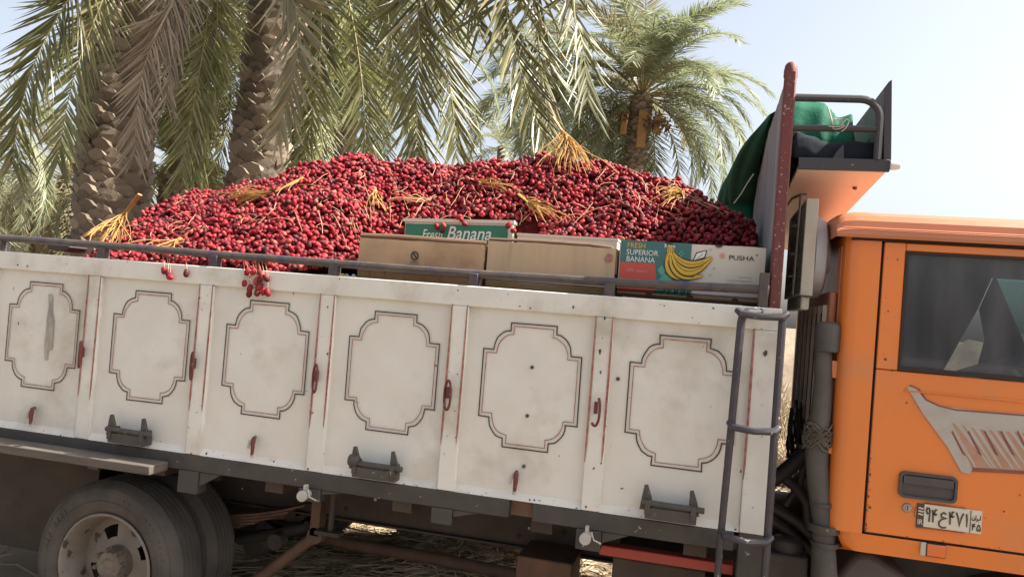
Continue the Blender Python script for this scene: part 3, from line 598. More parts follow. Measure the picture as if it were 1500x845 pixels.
# cooler behind the cab: louvred box, side plate, round fan housing
b = MB(); AX0, AX1 = 2.836, 2.878; AY0, AY1 = .115, .72; AZ0, AZ1 = .055, .402
b.box(AX0, AX1, AY0, AY0+.012, AZ0, AZ1, 0); b.box(AX0, AX1, AY1-.012, AY1, AZ0, AZ1); b.box(AX0, AX1, AY0+.012, AY1-.012, AZ1-.01, AZ1); b.box(AX0+.02, AX1, AY0+.012, AY1-.012, AZ0, AZ1-.0105); b.box(AX0, AX1, AY0+.012, AY1-.012, AZ0, AZ0+.014)
AC = part(b, 'air_cooler', 'beige', bevel=.003)
ns_ = 30
b = MB(); b.box(AX0+.012, AX0+.0195, AY0+.0125, AY1-.0125, AZ0+.0145, AZ1-.0105); part(b, 'cooler_pad', 'beige', AC)
for k in range(ns_):
    z = AZ0+.018+(AZ1-AZ0-.034)*k/ns_; b = MB(); b.box(AX0+.001, AX0+.0115, AY0+.0125, AY1-.0125, z, z+.0062); part(b, 'cooler_slat', 'beige', AC)
b = MB(); b.box(AX0+.005, AX1-.008, AY0+.01, AY1-.1, AZ0-.05, AZ0-.001); part(b, 'drip_pan', 'beige', AC, bevel=.006)
b = MB(); b.lathe([(.0001, .052), (.06, .052), (.125, .046), (.146, .036), (.152, .02), (.152, .0), (.13, -.002)], (AX1+.003, .275, .205), 'x', 32); b.lathe([(.05, .064), (.06, .063), (.062, .05)], (AX1+.003, .275, .205), 'x', 20); part(b, 'fan_housing', 'drum', AC, smooth=40)
b = MB(); xg = AX0-.022; ya = AY0-.01
b.tube([(xg+.02, ya, AZ1+.012), (xg, ya, AZ1+.010), (xg-.02, ya+.1, AZ1+.010), (xg-.02, ya+.6, AZ1+.01)], .0045, 6); b.tube([(xg, ya, AZ1+.01), (xg-.004, ya, AZ0), (xg+.05, ya-.002, AZ0-.004)], .0045, 6)
for z in (.12, .2, .3): b.tube([(2.795, ya+.01, z), (xg, ya, z)], .005, 6)
part(b, 'guard_frame', 'iron', AC)
# air intake pipe standing behind the cab corner
pth = [at(1206, 510, .1), at(1206, 560, .1), at(1203, 600, .1), at(1196, 640, .1), at(1197, 680, .1), at(1200, 720, .1), at(1206, 765, .1), at(1207, 850, .1), at(1206, 930, .1)]
b = MB(); b.tube(pth, [.030, .030, .034, .040, .038, .037, .035, .045, .05], 16); SN = part(b, 'air_intake', 'snork', smooth=50)
c = at(1211, 515, .1); b = MB(); b.lathe([(.0001, .106), (.028, .104), (.040, .096), (.044, .084), (.044, .004), (.04, 0), (.0001, 0)], (c[0], .1, c[2]), 'z', 20); part(b, 'intake_cap', 'snork', SN, smooth=40)
for (u, v, hh, rr) in ((1207, 772, .012, .055), (1208, 795, .008, .048), (1204, 737, .006, .042)):
    c = at(u, v, .1); b = MB(); b.lathe([(rr-.012, hh), (rr, hh), (rr, -hh), (rr-.012, -hh)], (c[0], .1, c[2]), 'z', 18); part(b, 'pipe_clamp', 'iron', SN)
b = MB()
for k in range(26):
    a = random.uniform(0, 6.28); c = at(1198, 636, .1); z = c[2]+random.uniform(-.035, .03)
    b.tube([(c[0]+.046*math.cos(a+t), .1+.046*math.sin(a+t), z+.02*math.sin(3*t+k)) for t in np.linspace(0, 2.2, 7)], .0035, 5)
part(stuff_b := b, 'string_binding', 'wood', SN)
b = MB(); c = at(1215, 655, .1); b.box(c[0]-.03, c[0]+.06, .085, .11, c[2]-.02, c[2]+.012); c = at(1215, 540, .1); b.box(c[0]-.004, c[0]+.03, .09, .12, c[2]-.03, c[2]+.03); part(b, 'pipe_bracket', 'orange', SN, bevel=.002)

# ---- wheels
def wheel(cx, cz, y_face, dirn, Rw=.372, front=False):
    s = dirn                                                     # +1: the outer face looks to -y
    W = .205; rr = .232
    root = bpy.data.objects.new('wheel', None); COL.objects.link(root); root.parent = TR; root.location = Vector((cx, y_face, cz))-worldloc(TR)
    b = MB(); P = [(rr, .012), (rr+.012, .004), (rr+.03, -.004), (rr+.055, -.010), (rr+.058, -.0135), (rr+.062, -.010), (rr+.085, -.008), (Rw-.034, .002), (Rw-.030, -.002), (Rw-.024, .004), (Rw-.010, .018), (Rw-.003, .032)]
    tw = W-.064
    for k in range(5):
        ya = .032+tw*(k+.5)/5
        if k < 4 or True: P += [(Rw, ya-.010), (Rw+.001, ya+.004), (Rw-.009, ya+.008), (Rw-.009, ya+.0125)]
    P += [(Rw-.003, W-.032), (Rw-.012, W-.016), (Rw-.05, W), (rr, W-.012)]
    b.lathe([(r_, s*h) for r_, h in P], (cx, y_face, cz), 'y', 72)
    for k in range(72):                                             # moulded shoulder ribs and raised sidewall blocks
        a = 2*math.pi*k/72; c_, s_ = math.cos(a), math.sin(a)
        def rib(r0_, r1_, hw, h0, h1): b.add([(cx+rr_*c_-q*s_, y_face+s*h_, cz+rr_*s_+q*c_) for rr_, q, h_ in ((r0_, -hw, h0), (r1_, -hw, h0), (r1_, hw, h0), (r0_, hw, h0), (r0_, -hw, h1), (r1_, -hw, h1), (r1_, hw, h1), (r0_, hw, h1))], [(0, 1, 2, 3), (0, 4, 5, 1), (1, 5, 6, 2), (2, 6, 7, 3), (3, 7, 4, 0)])
        if k % 24 in (3, 4, 5, 6, 8, 9, 10, 14, 15): rib(rr+.066, rr+.082, random.uniform(.004, .008), -.0125, .0)
    t = b.build('tyre', 'tyre', root, smooth=25)
    b = MB(); fl = [(rr+.004, .002), (rr+.002, -.004), (rr-.006, -.004), (rr-.012, .004), (rr-.020, .03), (rr-.028, .075), (rr-.034, .11)]
    if front: fl = fl[:5]+[(rr-.03, .05)]
    dd = .118 if not front else .05
    b.lathe([(r_, s*h) for r_, h in fl]+[(rr-.036, s*W)], (cx, y_face, cz), 'y', 56)
    # disc with four hand holes
    n_ = 64; rings = [rr-.034, .180, .164, .112, .102, .078, .0]
    hs = [dd, dd-.006, dd-.010, dd-.022, dd-.026, dd-.03, dd-.03]; vs = []
    for r_, h in zip(rings, hs):
        for k in range(n_): a = 2*math.pi*k/n_; vs.append((cx+r_*math.cos(a), y_face+s*h, cz+r_*math.sin(a)))
    fs = []
    for i in range(len(rings)-1):
        for k in range(n_):
            if i == 2 and (k % 16) in (2, 3, 4, 5, 6) : continue
            fs.append((i*n_+k, i*n_+(k+1) % n_, (i+1)*n_+(k+1) % n_, (i+1)*n_+k))
    b.add(vs, fs); b.build('rim', 'rim', root, smooth=35)
    b = MB(); hb = dd-.03
    b.lathe([(.078, s*hb), (.072, s*(hb-.03)), (.066, s*(hb-.045)), (.060, s*(hb-.06)), (.035, s*(hb-.064)), (.03, s*(hb-.058)), (.0001, s*(hb-.058))], (cx, y_face, cz), 'y', 28); b.build('hub', 'hub', root, smooth=35)
    nm = None
    for k in range(8):
        a = 2*math.pi*k/8+.2
        if nm is None:
            q = MB(); q.lathe([(.0, s*-.018), (.009, s*-.018), (.011, s*-.010), (.011, s*.012)], (0, 0, 0), 'y', 6); nm = q.mesh('wheel_nut', 'hub', 30)
        link('wheel_nut', nm, root, loc=(cx+.068*math.cos(a), y_face+s*(hb-.05), cz+.068*math.sin(a)))
    return root
WX, WZ = .063, -1.338
wheel(WX, WZ, .085, 1); wheel(WX, WZ, .33, 1); wheel(WX, WZ, 2.06, -1); wheel(WX, WZ, 1.80, -1)
wheel(3.72, WZ, .12, 1, front=True); wheel(3.72, WZ, 2.03, -1, front=True)
b = MB()
for k in range(15):
    a0 = R(10+160*k/14); 
    b.v += [(3.72+.45*math.cos(a0), .10, WZ+.45*math.sin(a0)), (3.72+.45*math.cos(a0), .45, WZ+.45*math.sin(a0)), (3.72+.43*math.cos(a0), .10, WZ+.43*math.sin(a0)), (3.72+.43*math.cos(a0), .45, WZ+.43*math.sin(a0))]
for k in range(14):
    o = 4*k
    for q in ((0, 1, 5, 4), (2, 6, 7, 3), (0, 4, 6, 2), (1, 3, 7, 5)): b.f.append([o+i for i in q]); b.m.append(0)
part(b, 'mudguard', 'snork')
b = MB(); b.prism([(at(1205, 870, .18)[0], at(1205, 870, .18)[2]), (at(1252, 812, .18)[0], at(1252, 812, .18)[2]), (at(1275, 810, .18)[0], at(1275, 810, .18)[2]), (at(1335, 850, .18)[0], at(1335, 850, .18)[2]), (at(1350, 900, .18)[0], at(1350, 900, .18)[2])], .18, .42); part(b, 'wheel_arch_liner', 'snork', bevel=.02)
# ---- frame underneath
for y_ in (.72, 1.38):
    b = MB(); b.box(-1.65, 4.3, y_, y_+.055, -1.165, -.985); b.box(-1.65, 4.3, y_-.03, y_, -.995, -.984); b.box(-1.65, 4.3, y_-.03, y_, -1.167, -1.156)
    cr_ = part(b, 'chassis_rail', 'chassis', bevel=.003)
    if y_ < 1:
        for (u, v, r_, pale) in ((507, 744, .011, 0), (550, 731, .008, 1), (795, 774, .012, 0), (826, 779, .014, 0), (775, 773, .006, 1), (787, 767, .005, 1), (583, 744, .005, 0), (595, 746, .005, 0), (662, 785, .008, 0), (760, 784, .012, 0), (740, 810, .007, 0)):
            p = at(u, v, y_); b = MB(); b.lathe([(.0001, -.003), (r_, -.003), (r_, .001)], (p[0], y_, p[2]), 'y', 12); part(b, 'hole_disc' if not pale else 'lit_hole_disc', 'seam' if not pale else 'pin', cr_)  # holes in the rail: dark discs paint their shade, pale ones light showing through
b = MB()
for x in (-1.4, -.5, .9, 1.9, 2.75, 3.5): b.box(x, x+.07, .7755, 1.379, -1.13, -1.01)
for k in range(7): b.box(-1.2+.75*k, -1.12+.75*k, .70, .76, -.984, -.901)
part(b, 'cross_member', 'chassis', bevel=.004)
b = MB(); b.tube([(WX, .2, WZ), (WX, 1.95, WZ)], .07, 14); b.lathe([(.05, -.14), (.13, -.08), (.155, 0), (.13, .08), (.05, .14)], (WX, 1.05, WZ), 'y', 20); part(b, 'rear_axle', 'chassis', smooth=50)
LS = None
for k in range(6):
    h = .62-.085*k; b = MB(); pts = [(WX+.05+t*h, .62, -1.215+.12*(t*h/.62)**2-.0135*k) for t in np.linspace(-1, 1, 11)]
    vs = []
    for p in pts: vs += [(p[0], .585, p[2]), (p[0], .665, p[2]), (p[0], .585, p[2]+.011), (p[0], .665, p[2]+.011)]
    b.add(vs, [(4*i+q[0], 4*i+q[1], 4*i+q[2], 4*i+q[3]) for i in range(10) for q in ((0, 1, 5, 4), (2, 6, 7, 3), (0, 4, 6, 2), (1, 3, 7, 5))]+[(0, 2, 3, 1), (40, 41, 43, 42)])
    if LS is None: LS = part(b, 'leaf_spring', 'rust')
    else: part(b, 'spring_leaf', 'rust', LS)
p0, p1 = at(465, 782, .5), at(360, 862, .5); b = MB(); b.tube([p0, p1], [.026, .03], 12); b.lathe([(0, -.03), (.038, -.03), (.038, .03), (0, .03)], (p0[0], .5, p0[2]), 'y', 14)
b.box(p0[0]-.025, p0[0]+.02, .47, .53, p0[2], p0[2]+.17); part(b, 'support_strut', 'rust', smooth=40)
p = at(489, 735, .4); b = MB(); b.tube([(p[0], .4, -.86), (p[0]-.005, .4, -1.13)], .014, 8); b.box(p[0]-.07, p[0]+.05, .37, .43, -1.145, -1.125); part(b, 'hanger_rod', 'chassis', bevel=.003)
b = MB(); b.tube([at(455, 782, 1.1), at(520, 798, 1.1), at(640, 818, 1.1), at(760, 842, 1.1), at(900, 868, 1.1)], .032, 12); part(b, 'exhaust_pipe', 'rust', smooth=60)
b = MB(); b.tube([at(345, 752, .8), at(415, 752, .8), at(428, 735, .8), at(438, 712, .8)], [.03, .028, .026, .03], 10); part(b, 'shackle_arm', 'rust', smooth=60)
b = MB(); b.tube([at(350, 790, .9), at(420, 778, .9), at(450, 770, .9)], .028, 10); b.lathe([(0, -.06), (.06, -.06), (.07, 0), (.06, .06), (0, .06)], at(380, 795, .95), 'y', 16); b.lathe([(0, -.05), (.04, -.05), (.045, 0), (0, .05)], at(410, 790, .7), 'y', 14); part(b, 'brake_linkage', 'engine', smooth=40)
b = MB(); b.box(2.197, 2.676, .10, .16, -.956, -.919); part(b, 'side_guard_bar', 'redbeam', bevel=.004)
b = MB(); b.box(.55, 1.25, 1.62, 2.0, -1.42, -.92); part(b, 'added_tank', 'chassis', bevel=.03)  # added on the far side to cover the bright ground beyond
b = MB(); b.box(1.5, 2.0, 1.7, 2.0, -1.36, -.92); part(b, 'tool_box', 'chassis', bevel=.01)  # second added far-side box, also covering sunlit ground
b = MB(); b.box(2.24, 2.585, .20, .66, -1.30, -.985); part(b, 'tool_box', 'chassis', bevel=.008)
p0 = at(757, 813, .45); b = MB(); b.box(p0[0], p0[0]+.24, .45, .70, -1.35, p0[2]); part(b, 'battery_box', 'rust', bevel=.008)
b = MB(); b.box(-1.7, -.36, .50, .52, -1.50, -.92); b.box(-1.12, .3, .53, .56, -1.02, -.90); part(b, 'mud_flap', 'chassis')
b = MB(); b.box(3.0, 3.9, .45, 1.25, -1.15, -.83); b.lathe([(0, -.3), (.16, -.3), (.2, -.1), (.2, .2), (.12, .35), (0, .35)], (2.85, 1.0, -1.02), 'x', 18); part(b, 'engine_block', 'engine', bevel=.02)
b = MB()
for pts, r_ in (([(1128, 705), (1150, 690), (1175, 668), (1195, 655), (1215, 660)], .030), ([(1125, 740), (1145, 750), (1168, 765), (1195, 792), (1225, 815)], .020), ([(1128, 760), (1150, 775), (1180, 800), (1215, 835)], .018), ([(1172, 650), (1178, 680), (1170, 712), (1150, 740)], .014), ([(1150, 700), (1165, 712), (1182, 735), (1185, 775)], .022)):
    b.tube([at(u, v, .42+.0*i) for i, (u, v) in enumerate(pts)], r_, 10)
part(b, 'hose', 'hose', smooth=60)
b = MB(); b.box(at(1118, 815, .3)[0], at(1185, 815, .3)[0], .3, .55, -1.2, at(1150, 812, .3)[2]); b.lathe([(0, .05), (.05, .05), (.06, .03), (.06, -.2), (0, -.2)], tuple(at(1152, 805, .38)), 'z', 16); b.lathe([(0, -.06), (.055, -.06), (.06, 0), (.05, .06), (0, .06)], tuple(at(1180, 712, .5)), 'y', 16); part(b, 'gearbox_case', 'engine', bevel=.01)
b = MB()
for k in range(24):
    u = 1158+random.uniform(0, 26); v = 585+random.uniform(0, 40); y_ = .45+random.uniform(0, .25)
    b.tube([at(u, v, y_), at(u+random.uniform(-8, 8), v+30, y_), at(u+random.uniform(-10, 10), v+50+random.uniform(0, 60), y_)], random.uniform(.002, .006), 5)
part(b, 'frayed_wiring', 'hose')

# ------------------------------------------------------------------ CARTONS
def carton(name, x0, x1, y0, y1, z0, z1, mats, label, group=None, rotz=0, roty=0):
    root = empty(name, (x0, y0, z0), label, 'box', group)
    W, D, H = x1-x0, y1-y0, z1-z0; t = .006
    b = MB(); n1, n2 = 12, 5
    for i in range(n1+1):
        for j in range(n2+1):
            u_, v_ = i/n1, j/n2; b.v.append((W*u_, .0035*math.sin(math.pi*u_)*math.sin(math.pi*v_)*random.uniform(.4, 1.2)+(.004*random.random() if (v_ == 1 or i in (0, n1)) else 0), H*v_+(-.003*random.random() if v_ == 1 else 0)))
    for i in range(n1):
        for j in range(n2): q = i*(n2+1)+j; b.f.append([q, q+n2+1, q+n2+2, q+1]); b.m.append(0)
    b.box(0, W, .0075, .0075+t, 0, H-.004); b.box(0, W, D-t, D, 0, H); b.box(0, t, t*2.3, D-t, 0, H); b.box(W-t, W, t*2.3, D-t, 0, H); b.box(t, W-t, t*2.3, D-t, 0, t)
    me = b.mesh('carton_wall', mats, 30); o = link('carton_wall', me); o.parent = root; o.location = (0, 0, 0)
    m_ = o.modifiers.new('bevel', 'BEVEL'); m_.width = .003; m_.segments = 2
    root.rotation_euler = (0, roty, rotz)
    return root, W, D, H
def cpart(b, name, mats, root, smooth=30): o = link(name, b.mesh(name, mats, smooth)); o.parent = root; o.location = (0, 0, 0); return o
c1, W, D, H = carton('cardboard_box', 1.122, 1.655, .125, .48, .004, .168, 'carton', 'plain brown cardboard box with a small dark emblem between dates and guard rail', 'cardboard boxes behind the rail')
b = MB(); b.tube([(0, .012, H+.008), (W*.3, .012, H+.010), (W*.65, .010, H+.007), (W+.004, .012, H+.006)], [.010, .011, .011, .009], 8); b.box(.01, W-.01, .02, D-.02, H-.03, H-.012, 0); cpart(b, 'folded_flap', 'cartonedge', c1)  # flap coloured dark for the shadow inside the open top
b = MB(); ex, ez = W*.46, H*.62
b.ribbon([(ex+.014*math.cos(t), ez+.016*math.sin(t)) for t in np.linspace(.6, 6.9, 18)], .006, -.0015, 0); b.ribbon([(ex-.006, ez+.010), (ex+.002, ez), (ex+.010, ez-.012)], .006, -.0016, 0)
put_text(b, 'GREEN', ex-.018, ez-.030, .036, .0075, -.0015, 0); put_text(b, 'FRUIT BOX', ex-.03, ez-.043, .06, .0075, -.0015, 0) if False else b.box(ex-.03, ex+.03, -.0018, -.0008, ez-.042, ez-.037)
cpart(b, 'printed_emblem', 'darkprint', c1)
b = MB()
for xx in (.055, .12, .36): b = MB(); b.box(xx, xx+.0016, -.0012, .0005, .002, .055); cpart(b, 'crease', 'cartonedge', c1)
c2, W, D, H = carton('cardboard_box', 1.668, 2.172, .13, .48, .006, .186, 'kraft', 'ribbed kraft cardboard box with grey tape and a red stain behind the rail', 'cardboard boxes behind the rail')
b = MB(); b.tube([(0, .012, H+.006), (W*.4, .012, H+.008), (W*.8, .012, H+.006), (W-.02, .008, H), (W, .008, H-.02), (W+.004, .008, H-.1)], [.006, .007, .007, .007, .006, .005], 8); b.box(.01, W-.01, .02, D-.02, H-.03, H-.012); cpart(b, 'folded_flap', 'cartonedge', c2)
b = MB(); q = at(892, 377, .13); q = (q[0]-1.668, q[2]-.008); b.add([(q[0]+.017*random.uniform(.75, 1.1)*math.cos(t), -.0015, q[1]+.02*random.uniform(.75, 1.1)*math.sin(t)) for t in np.linspace(0, 6, 14)], [tuple(range(14))]); cpart(b, 'red_stain', 'redline', c2, None)
b = MB(); b.box(.135, .29, -.0022, .0005, .018, .060); cpart(b, 'silver_tape', 'tape', c2)
b = MB(); b.ribbon([(.14, .052), (.155, .058), (.165, .05), (.18, .06), (.195, .052), (.21, .058), (.225, .05), (.23, .06)], .004, -.0035, 0); cpart(b, 'scrawl', 'darkprint', c2, None)
c3, W, D, H = carton('banana_carton', 2.186, 2.712, .13, .50, .012, .219, 'whitecard', 'white and teal printed banana carton beside the red headboard post', 'cardboard boxes behind the rail')
b = MB(); t = -.0012; tw = W*.5
def q_(u, v): p = at(u, v, .13); return (p[0]-2.186, p[2]-.012)
def poly(pts, mi, k=0): b.add([(a, t-.0004*k, c) for a, c in pts], [tuple(range(len(pts)))], mi)
poly([(.003, .012), (tw, .012), (tw, H-.001), (.003, H-.001)], 0)
poly([(.004, .012), (.125, .012), (.148, .028), (.135, .118), (.128, .124), (.004, .122)], 1, 1)
for k in range(9): x_ = .16+.012*k; poly([(x_, .014), (x_+.014, .014+.0), (x_+.022, .030+.006*(k % 3)), (x_+.006, .05+.008*(k % 2))], 4 if k % 2 else 0, 2)
poly([(.145, .10), (.16, .12), (.175, .095), (.16, .08)], 4, 2); poly([(.150, .06), (.19, .04), (.2, .075), (.17, .09)], 4, 1)
put_text(b, 'FRESH', .028, .178, .066, .019, t-.001, 2); put_text(b, 'SUPERIOR', .026, .152, .118, .020, t-.001, 3); put_text(b, 'BANANA', .028, .126, .105, .020, t-.001, 3)
put_text(b, '100% natural', .03, .088, .075, .012, t-.0012, 6)
put_text(b, 'Khan', .165, .185, .038, .016, t-.001, 3, bold=.01)
# bananas: dark outline below, yellow fingers above
def banana(arcpts, wmax, k):
    tp = [math.sin(math.pi*min(1, max(0, (i+.8)/(len(arcpts)+.6)))) for i in range(len(arcpts))]
    b.ribbon(arcpts, wmax+.010, t-.0016-.0006*k, 5, taper=tp); b.ribbon(arcpts, wmax, t-.0019-.0006*k, 2, taper=[x*.97 for x in tp])
    b.ribbon([(a+.001, c-.001) for a, c in arcpts[2:-2]], .002, t-.0022-.0006*k, 5)
def bez(p0, p1, p2, n_=14): return [tuple((1-s)**2*np.array(p0)+2*s*(1-s)*np.array(p1)+s*s*np.array(p2)) for s in np.linspace(0, 1, n_)]
banana(bez(q_(978, 372), q_(975, 405), q_(1005, 408)), .030, 0); banana(bez(q_(982, 372), q_(985, 412), q_(1030, 404)), .030, 1)
banana(bez(q_(984, 370), q_(1000, 420), q_(1043, 378)), .034, 2); banana(bez(q_(985, 368), q_(1005, 402), q_(1043, 376)), .022, 3)
poly([q_(977, 368), q_(979, 361), q_(985, 361), q_(988, 368), q_(984, 374), q_(979, 374)], 2, 8)
for u in (979, 982, 985): b.ribbon([q_(u, 362), q_(u+.5, 371)], .0012, t-.0042, 5)
poly([q_(1014, 384), q_(1020, 370), q_(1036, 366), q_(1033, 378)], 5, 2); poly([q_(1016, 382), q_(1021, 371.5), q_(1034.5, 367.5), q_(1031.5, 376.5)], 3, 4); b.ribbon([q_(1016, 383), q_(1030, 372)], .0016, t-.0026, 5)
for s in range(4):
    cx_, cz_ = q_(998, 372); a = s*math.pi/2; b.ribbon([(cx_+.004*math.cos(a), cz_+.004*math.sin(a)), (cx_+.010*math.cos(a), cz_+.012*math.sin(a))], .005, t-.001, 4)
cx_, cz_ = q_(1058, 374.5); b.add([(cx_+.0095*math.cos(a), t-.0006, cz_+.0095*math.sin(a)) for a in np.linspace(0, 2*math.pi, 18)[:-1]], [tuple(range(17))], 7)
put_text(b, 'PUSHA', q_(1068, 380)[0], q_(1068, 380)[1]-.001, .088, .0165, t-.001, 5, bold=.006); b.ribbon([(q_(1109, 373)[0]+.003*math.cos(a), q_(1109, 374)[1]+.003*math.sin(a)) for a in np.linspace(0, 6.28, 9)], .0014, t-.001, 5)
for k, (wd, s_) in enumerate(((.05, 'Quality'), (.085, 'natural bananas'), (.088, 'Fresh Superior fruit'))): put_text(b, s_, W-.042-wd, .090-.0125*k, wd, .007, t-.001, 8)
for (u, v) in ((1041, 366), (1040, 403), (1046, 393)): x_, z_ = q_(u, v); b.ribbon([(x_+.003*math.cos(a), z_+.003*math.sin(a)) for a in np.linspace(0, 6.28, 7)], .0016, t-.001, 8)
cpart(b, 'printed_artwork', ['teal', 'redprint', 'yellow', 'whiteprint', 'turq', 'darkprint', 'pinkprint', 'pinkprint', 'greyprint'], c3, None)
b = MB()
for x_ in (.12, .27, .43): b.add([(x_+.014*math.cos(a), -.0022, .0+.016*max(0, math.sin(a))+.001) for a in np.linspace(0, math.pi, 9)], [tuple(range(9))], 0)
for x_ in (.18, .36): b.add([(x_+.014*math.cos(a), -.0022, H-.0005-.010*max(0, math.sin(a))) for a in np.linspace(0, math.pi, 7)], [tuple(range(7))], 1)
b.box(0, W, -.002, .0005, -.003, .006, 0); cpart(b, 'carton_notch', ['cartonedge', 'darkprint'], c3, None)
b = MB(); b.box(.008, W-.008, .01, D-.01, H-.025, H-.012); cpart(b, 'carton_lid', 'whitecard', c3)
c4, W, D, H = carton('banana_carton', float(at(594, 335, .545)[0]), float(at(750, 335, .545)[0]), .545, .85, .156, .296, 'whitecard', 'green and white banana carton half buried in the heap behind the plain boxes', 'cardboard boxes behind the rail', rotz=R(4), roty=R(-2.2))
b = MB(); b.add([(.004, -.0015, .03), (W-.022, -.0015, .03), (W-.022, -.0015, H-.022), (.004, -.0015, H-.022)], [(0, 1, 2, 3)], 0)
put_text(b, 'Fresh', W*.17, .048, .095, .046, -.0028, 1, shear=.25, bold=.004); put_text(b, 'Banana', W*.17+.118, .050, .205, .060, -.0028, 1, shear=.25, bold=.008)
b.add([(W+.0012, .04, .03), (W+.0012, .22, .03), (W+.0012, .16, H-.03), (W+.0012, .03, H-.02)], [(0, 1, 2, 3)], 0); cpart(b, 'printed_artwork', ['green', 'whiteprint'], c4, None)
b = MB(); b.box(-.006, W+.006, -.006, D+.004, H-.012, H+.003); cpart(b, 'carton_lid', 'whitecard', c4)
c5, W, D, H = carton('white_carton', float(at(752, 350, .51)[0])+.02, float(at(905, 350, .51)[0]), .50, .75, .02, .250, 'whitecard', 'plain white carton edge showing above the kraft box', 'cardboard boxes behind the rail')
b = MB(); b.box(-.003, W+.003, -.003, D, H-.004, H+.006); cpart(b, 'carton_lid', 'whitecard', c5)

# ------------------------------------------------------------------ DATE HEAP
RX = np.array([-1.75, -1.45, -1.25, -1.05, -.9, -.75, -.6, -.5, -.42, -.2, .1, .37, .5, .64, .8, 1.1, 1.54, 1.79, 1.96, 2.15, 2.36, 2.54, 2.69, 2.75])
RZ = np.array([-.10, -.10, -.08, -.06, -.03, .02, .10, .20, .365, .425, .465, .525, .58, .64, .64, .61, .645, .68, .67, .635, .545, .465, .39, .37])
def heap(x, y):
    x = np.asarray(x, float); y = np.asarray(y, float)
    r = np.interp(x, RX, RZ)
    kb = np.clip((x-.75)/.35, 0, 1); kb = kb*kb*(3-2*kb)
    kl = np.clip((.45-x)/.9, 0, 1); kl = kl*kl*(3-2*kl)
    y0 = .05+kb*.42; f0 = .012-.016*kl-.13*np.clip((-.12-x)/.25, 0, 1)+kb*.05
    t = np.clip((y-y0)/(1.0-y0), 0, 1)
    h = f0+(r-f0)*np.sin(t*math.pi/2)**(1.0+.25*kb+1.3*kl)
    h = np.where(y > 1.0, r-.30*((y-1.0)/1.1)**2, h)
    return h+np.clip(t*3, 0, 1)*(.014*np.sin(7*x+3*y)*np.sin(6*y-2*x)+.011*np.sin(17*x-5*y+1)*np.sin(13*y+2*x))
def on_heap(u, v):
    d = fw*FPX+rt*(u-750)-up*(v-422.5); d = d/np.linalg.norm(d)
    for s in np.arange(2.6, 5.2, .006):
        p = CAM+d*s
        if p[1] > .04 and p[2] < heap(p[0], p[1]): return p
    return at(u, v, 1.0)
def date_mesh(nu, nv, seed):
    r_ = np.random.default_rng(seed); vs = [(-1, 0, 0)]
    for i in range(1, nv):
        a = math.pi*i/nv; x = -math.cos(a); rad = math.sin(a)**.72*(1+.06*x)
        for k in range(nu): b_ = 2*math.pi*k/nu; vs.append((x, rad*math.cos(b_)*r_.uniform(.94, 1.05), rad*math.sin(b_)*r_.uniform(.94, 1.05)))
    vs.append((1, 0, 0)); fs = []
    for k in range(nu): fs.append((0, 1+(k+1) % nu, 1+k, -1))
    for i in range(nv-2):
        for k in range(nu): fs.append((1+i*nu+k, 1+i*nu+(k+1) % nu, 1+(i+1)*nu+(k+1) % nu, 1+(i+1)*nu+k))
    L_ = len(vs)-1
    for k in range(nu): fs.append((L_, 1+(nv-2)*nu+k, 1+(nv-2)*nu+(k+1) % nu, -1))
    return np.array(vs), fs
def rand_rot(n_):
    q = rng.normal(size=(n_, 4)); q[:, 1:3] *= .75; q /= np.linalg.norm(q, axis=1)[:, None]; a, b_, c, d = q.T
    return np.stack([np.stack([1-2*(c*c+d*d), 2*(b_*c-a*d), 2*(b_*d+a*c)], -1), np.stack([2*(b_*c+a*d), 1-2*(b_*b_+d*d), 2*(c*d-a*b_)], -1), np.stack([2*(b_*d-a*c), 2*(c*d+a*b_), 1-2*(b_*b_+c*c)], -1)], 1)
def bigmesh(name, V, F, m, smooth=True):
    me = bpy.data.meshes.new(name); me.vertices.add(len(V)); me.vertices.foreach_set('co', np.ascontiguousarray(V, dtype=np.float32).ravel())
    tot = [len(f) for f in F] if not isinstance(F, np.ndarray) else None
    if tot is not None: loops = np.concatenate([np.array(f) for f in F]); tot = np.array(tot)
    else: loops = F.ravel(); tot = np.full(len(F), F.shape[1])
    me.loops.add(len(loops)); me.loops.foreach_set('vertex_index', loops.astype(np.int32))
    me.polygons.add(len(tot)); st = np.concatenate([[0], np.cumsum(tot)[:-1]]); me.polygons.foreach_set('loop_start', st.astype(np.int32)); me.polygons.foreach_set('loop_total', tot.astype(np.int32))
    if smooth: me.polygons.foreach_set('use_smooth', [True]*len(tot))
    me.update(calc_edges=True); me.validate(); me.materials.append(M[m]); return me
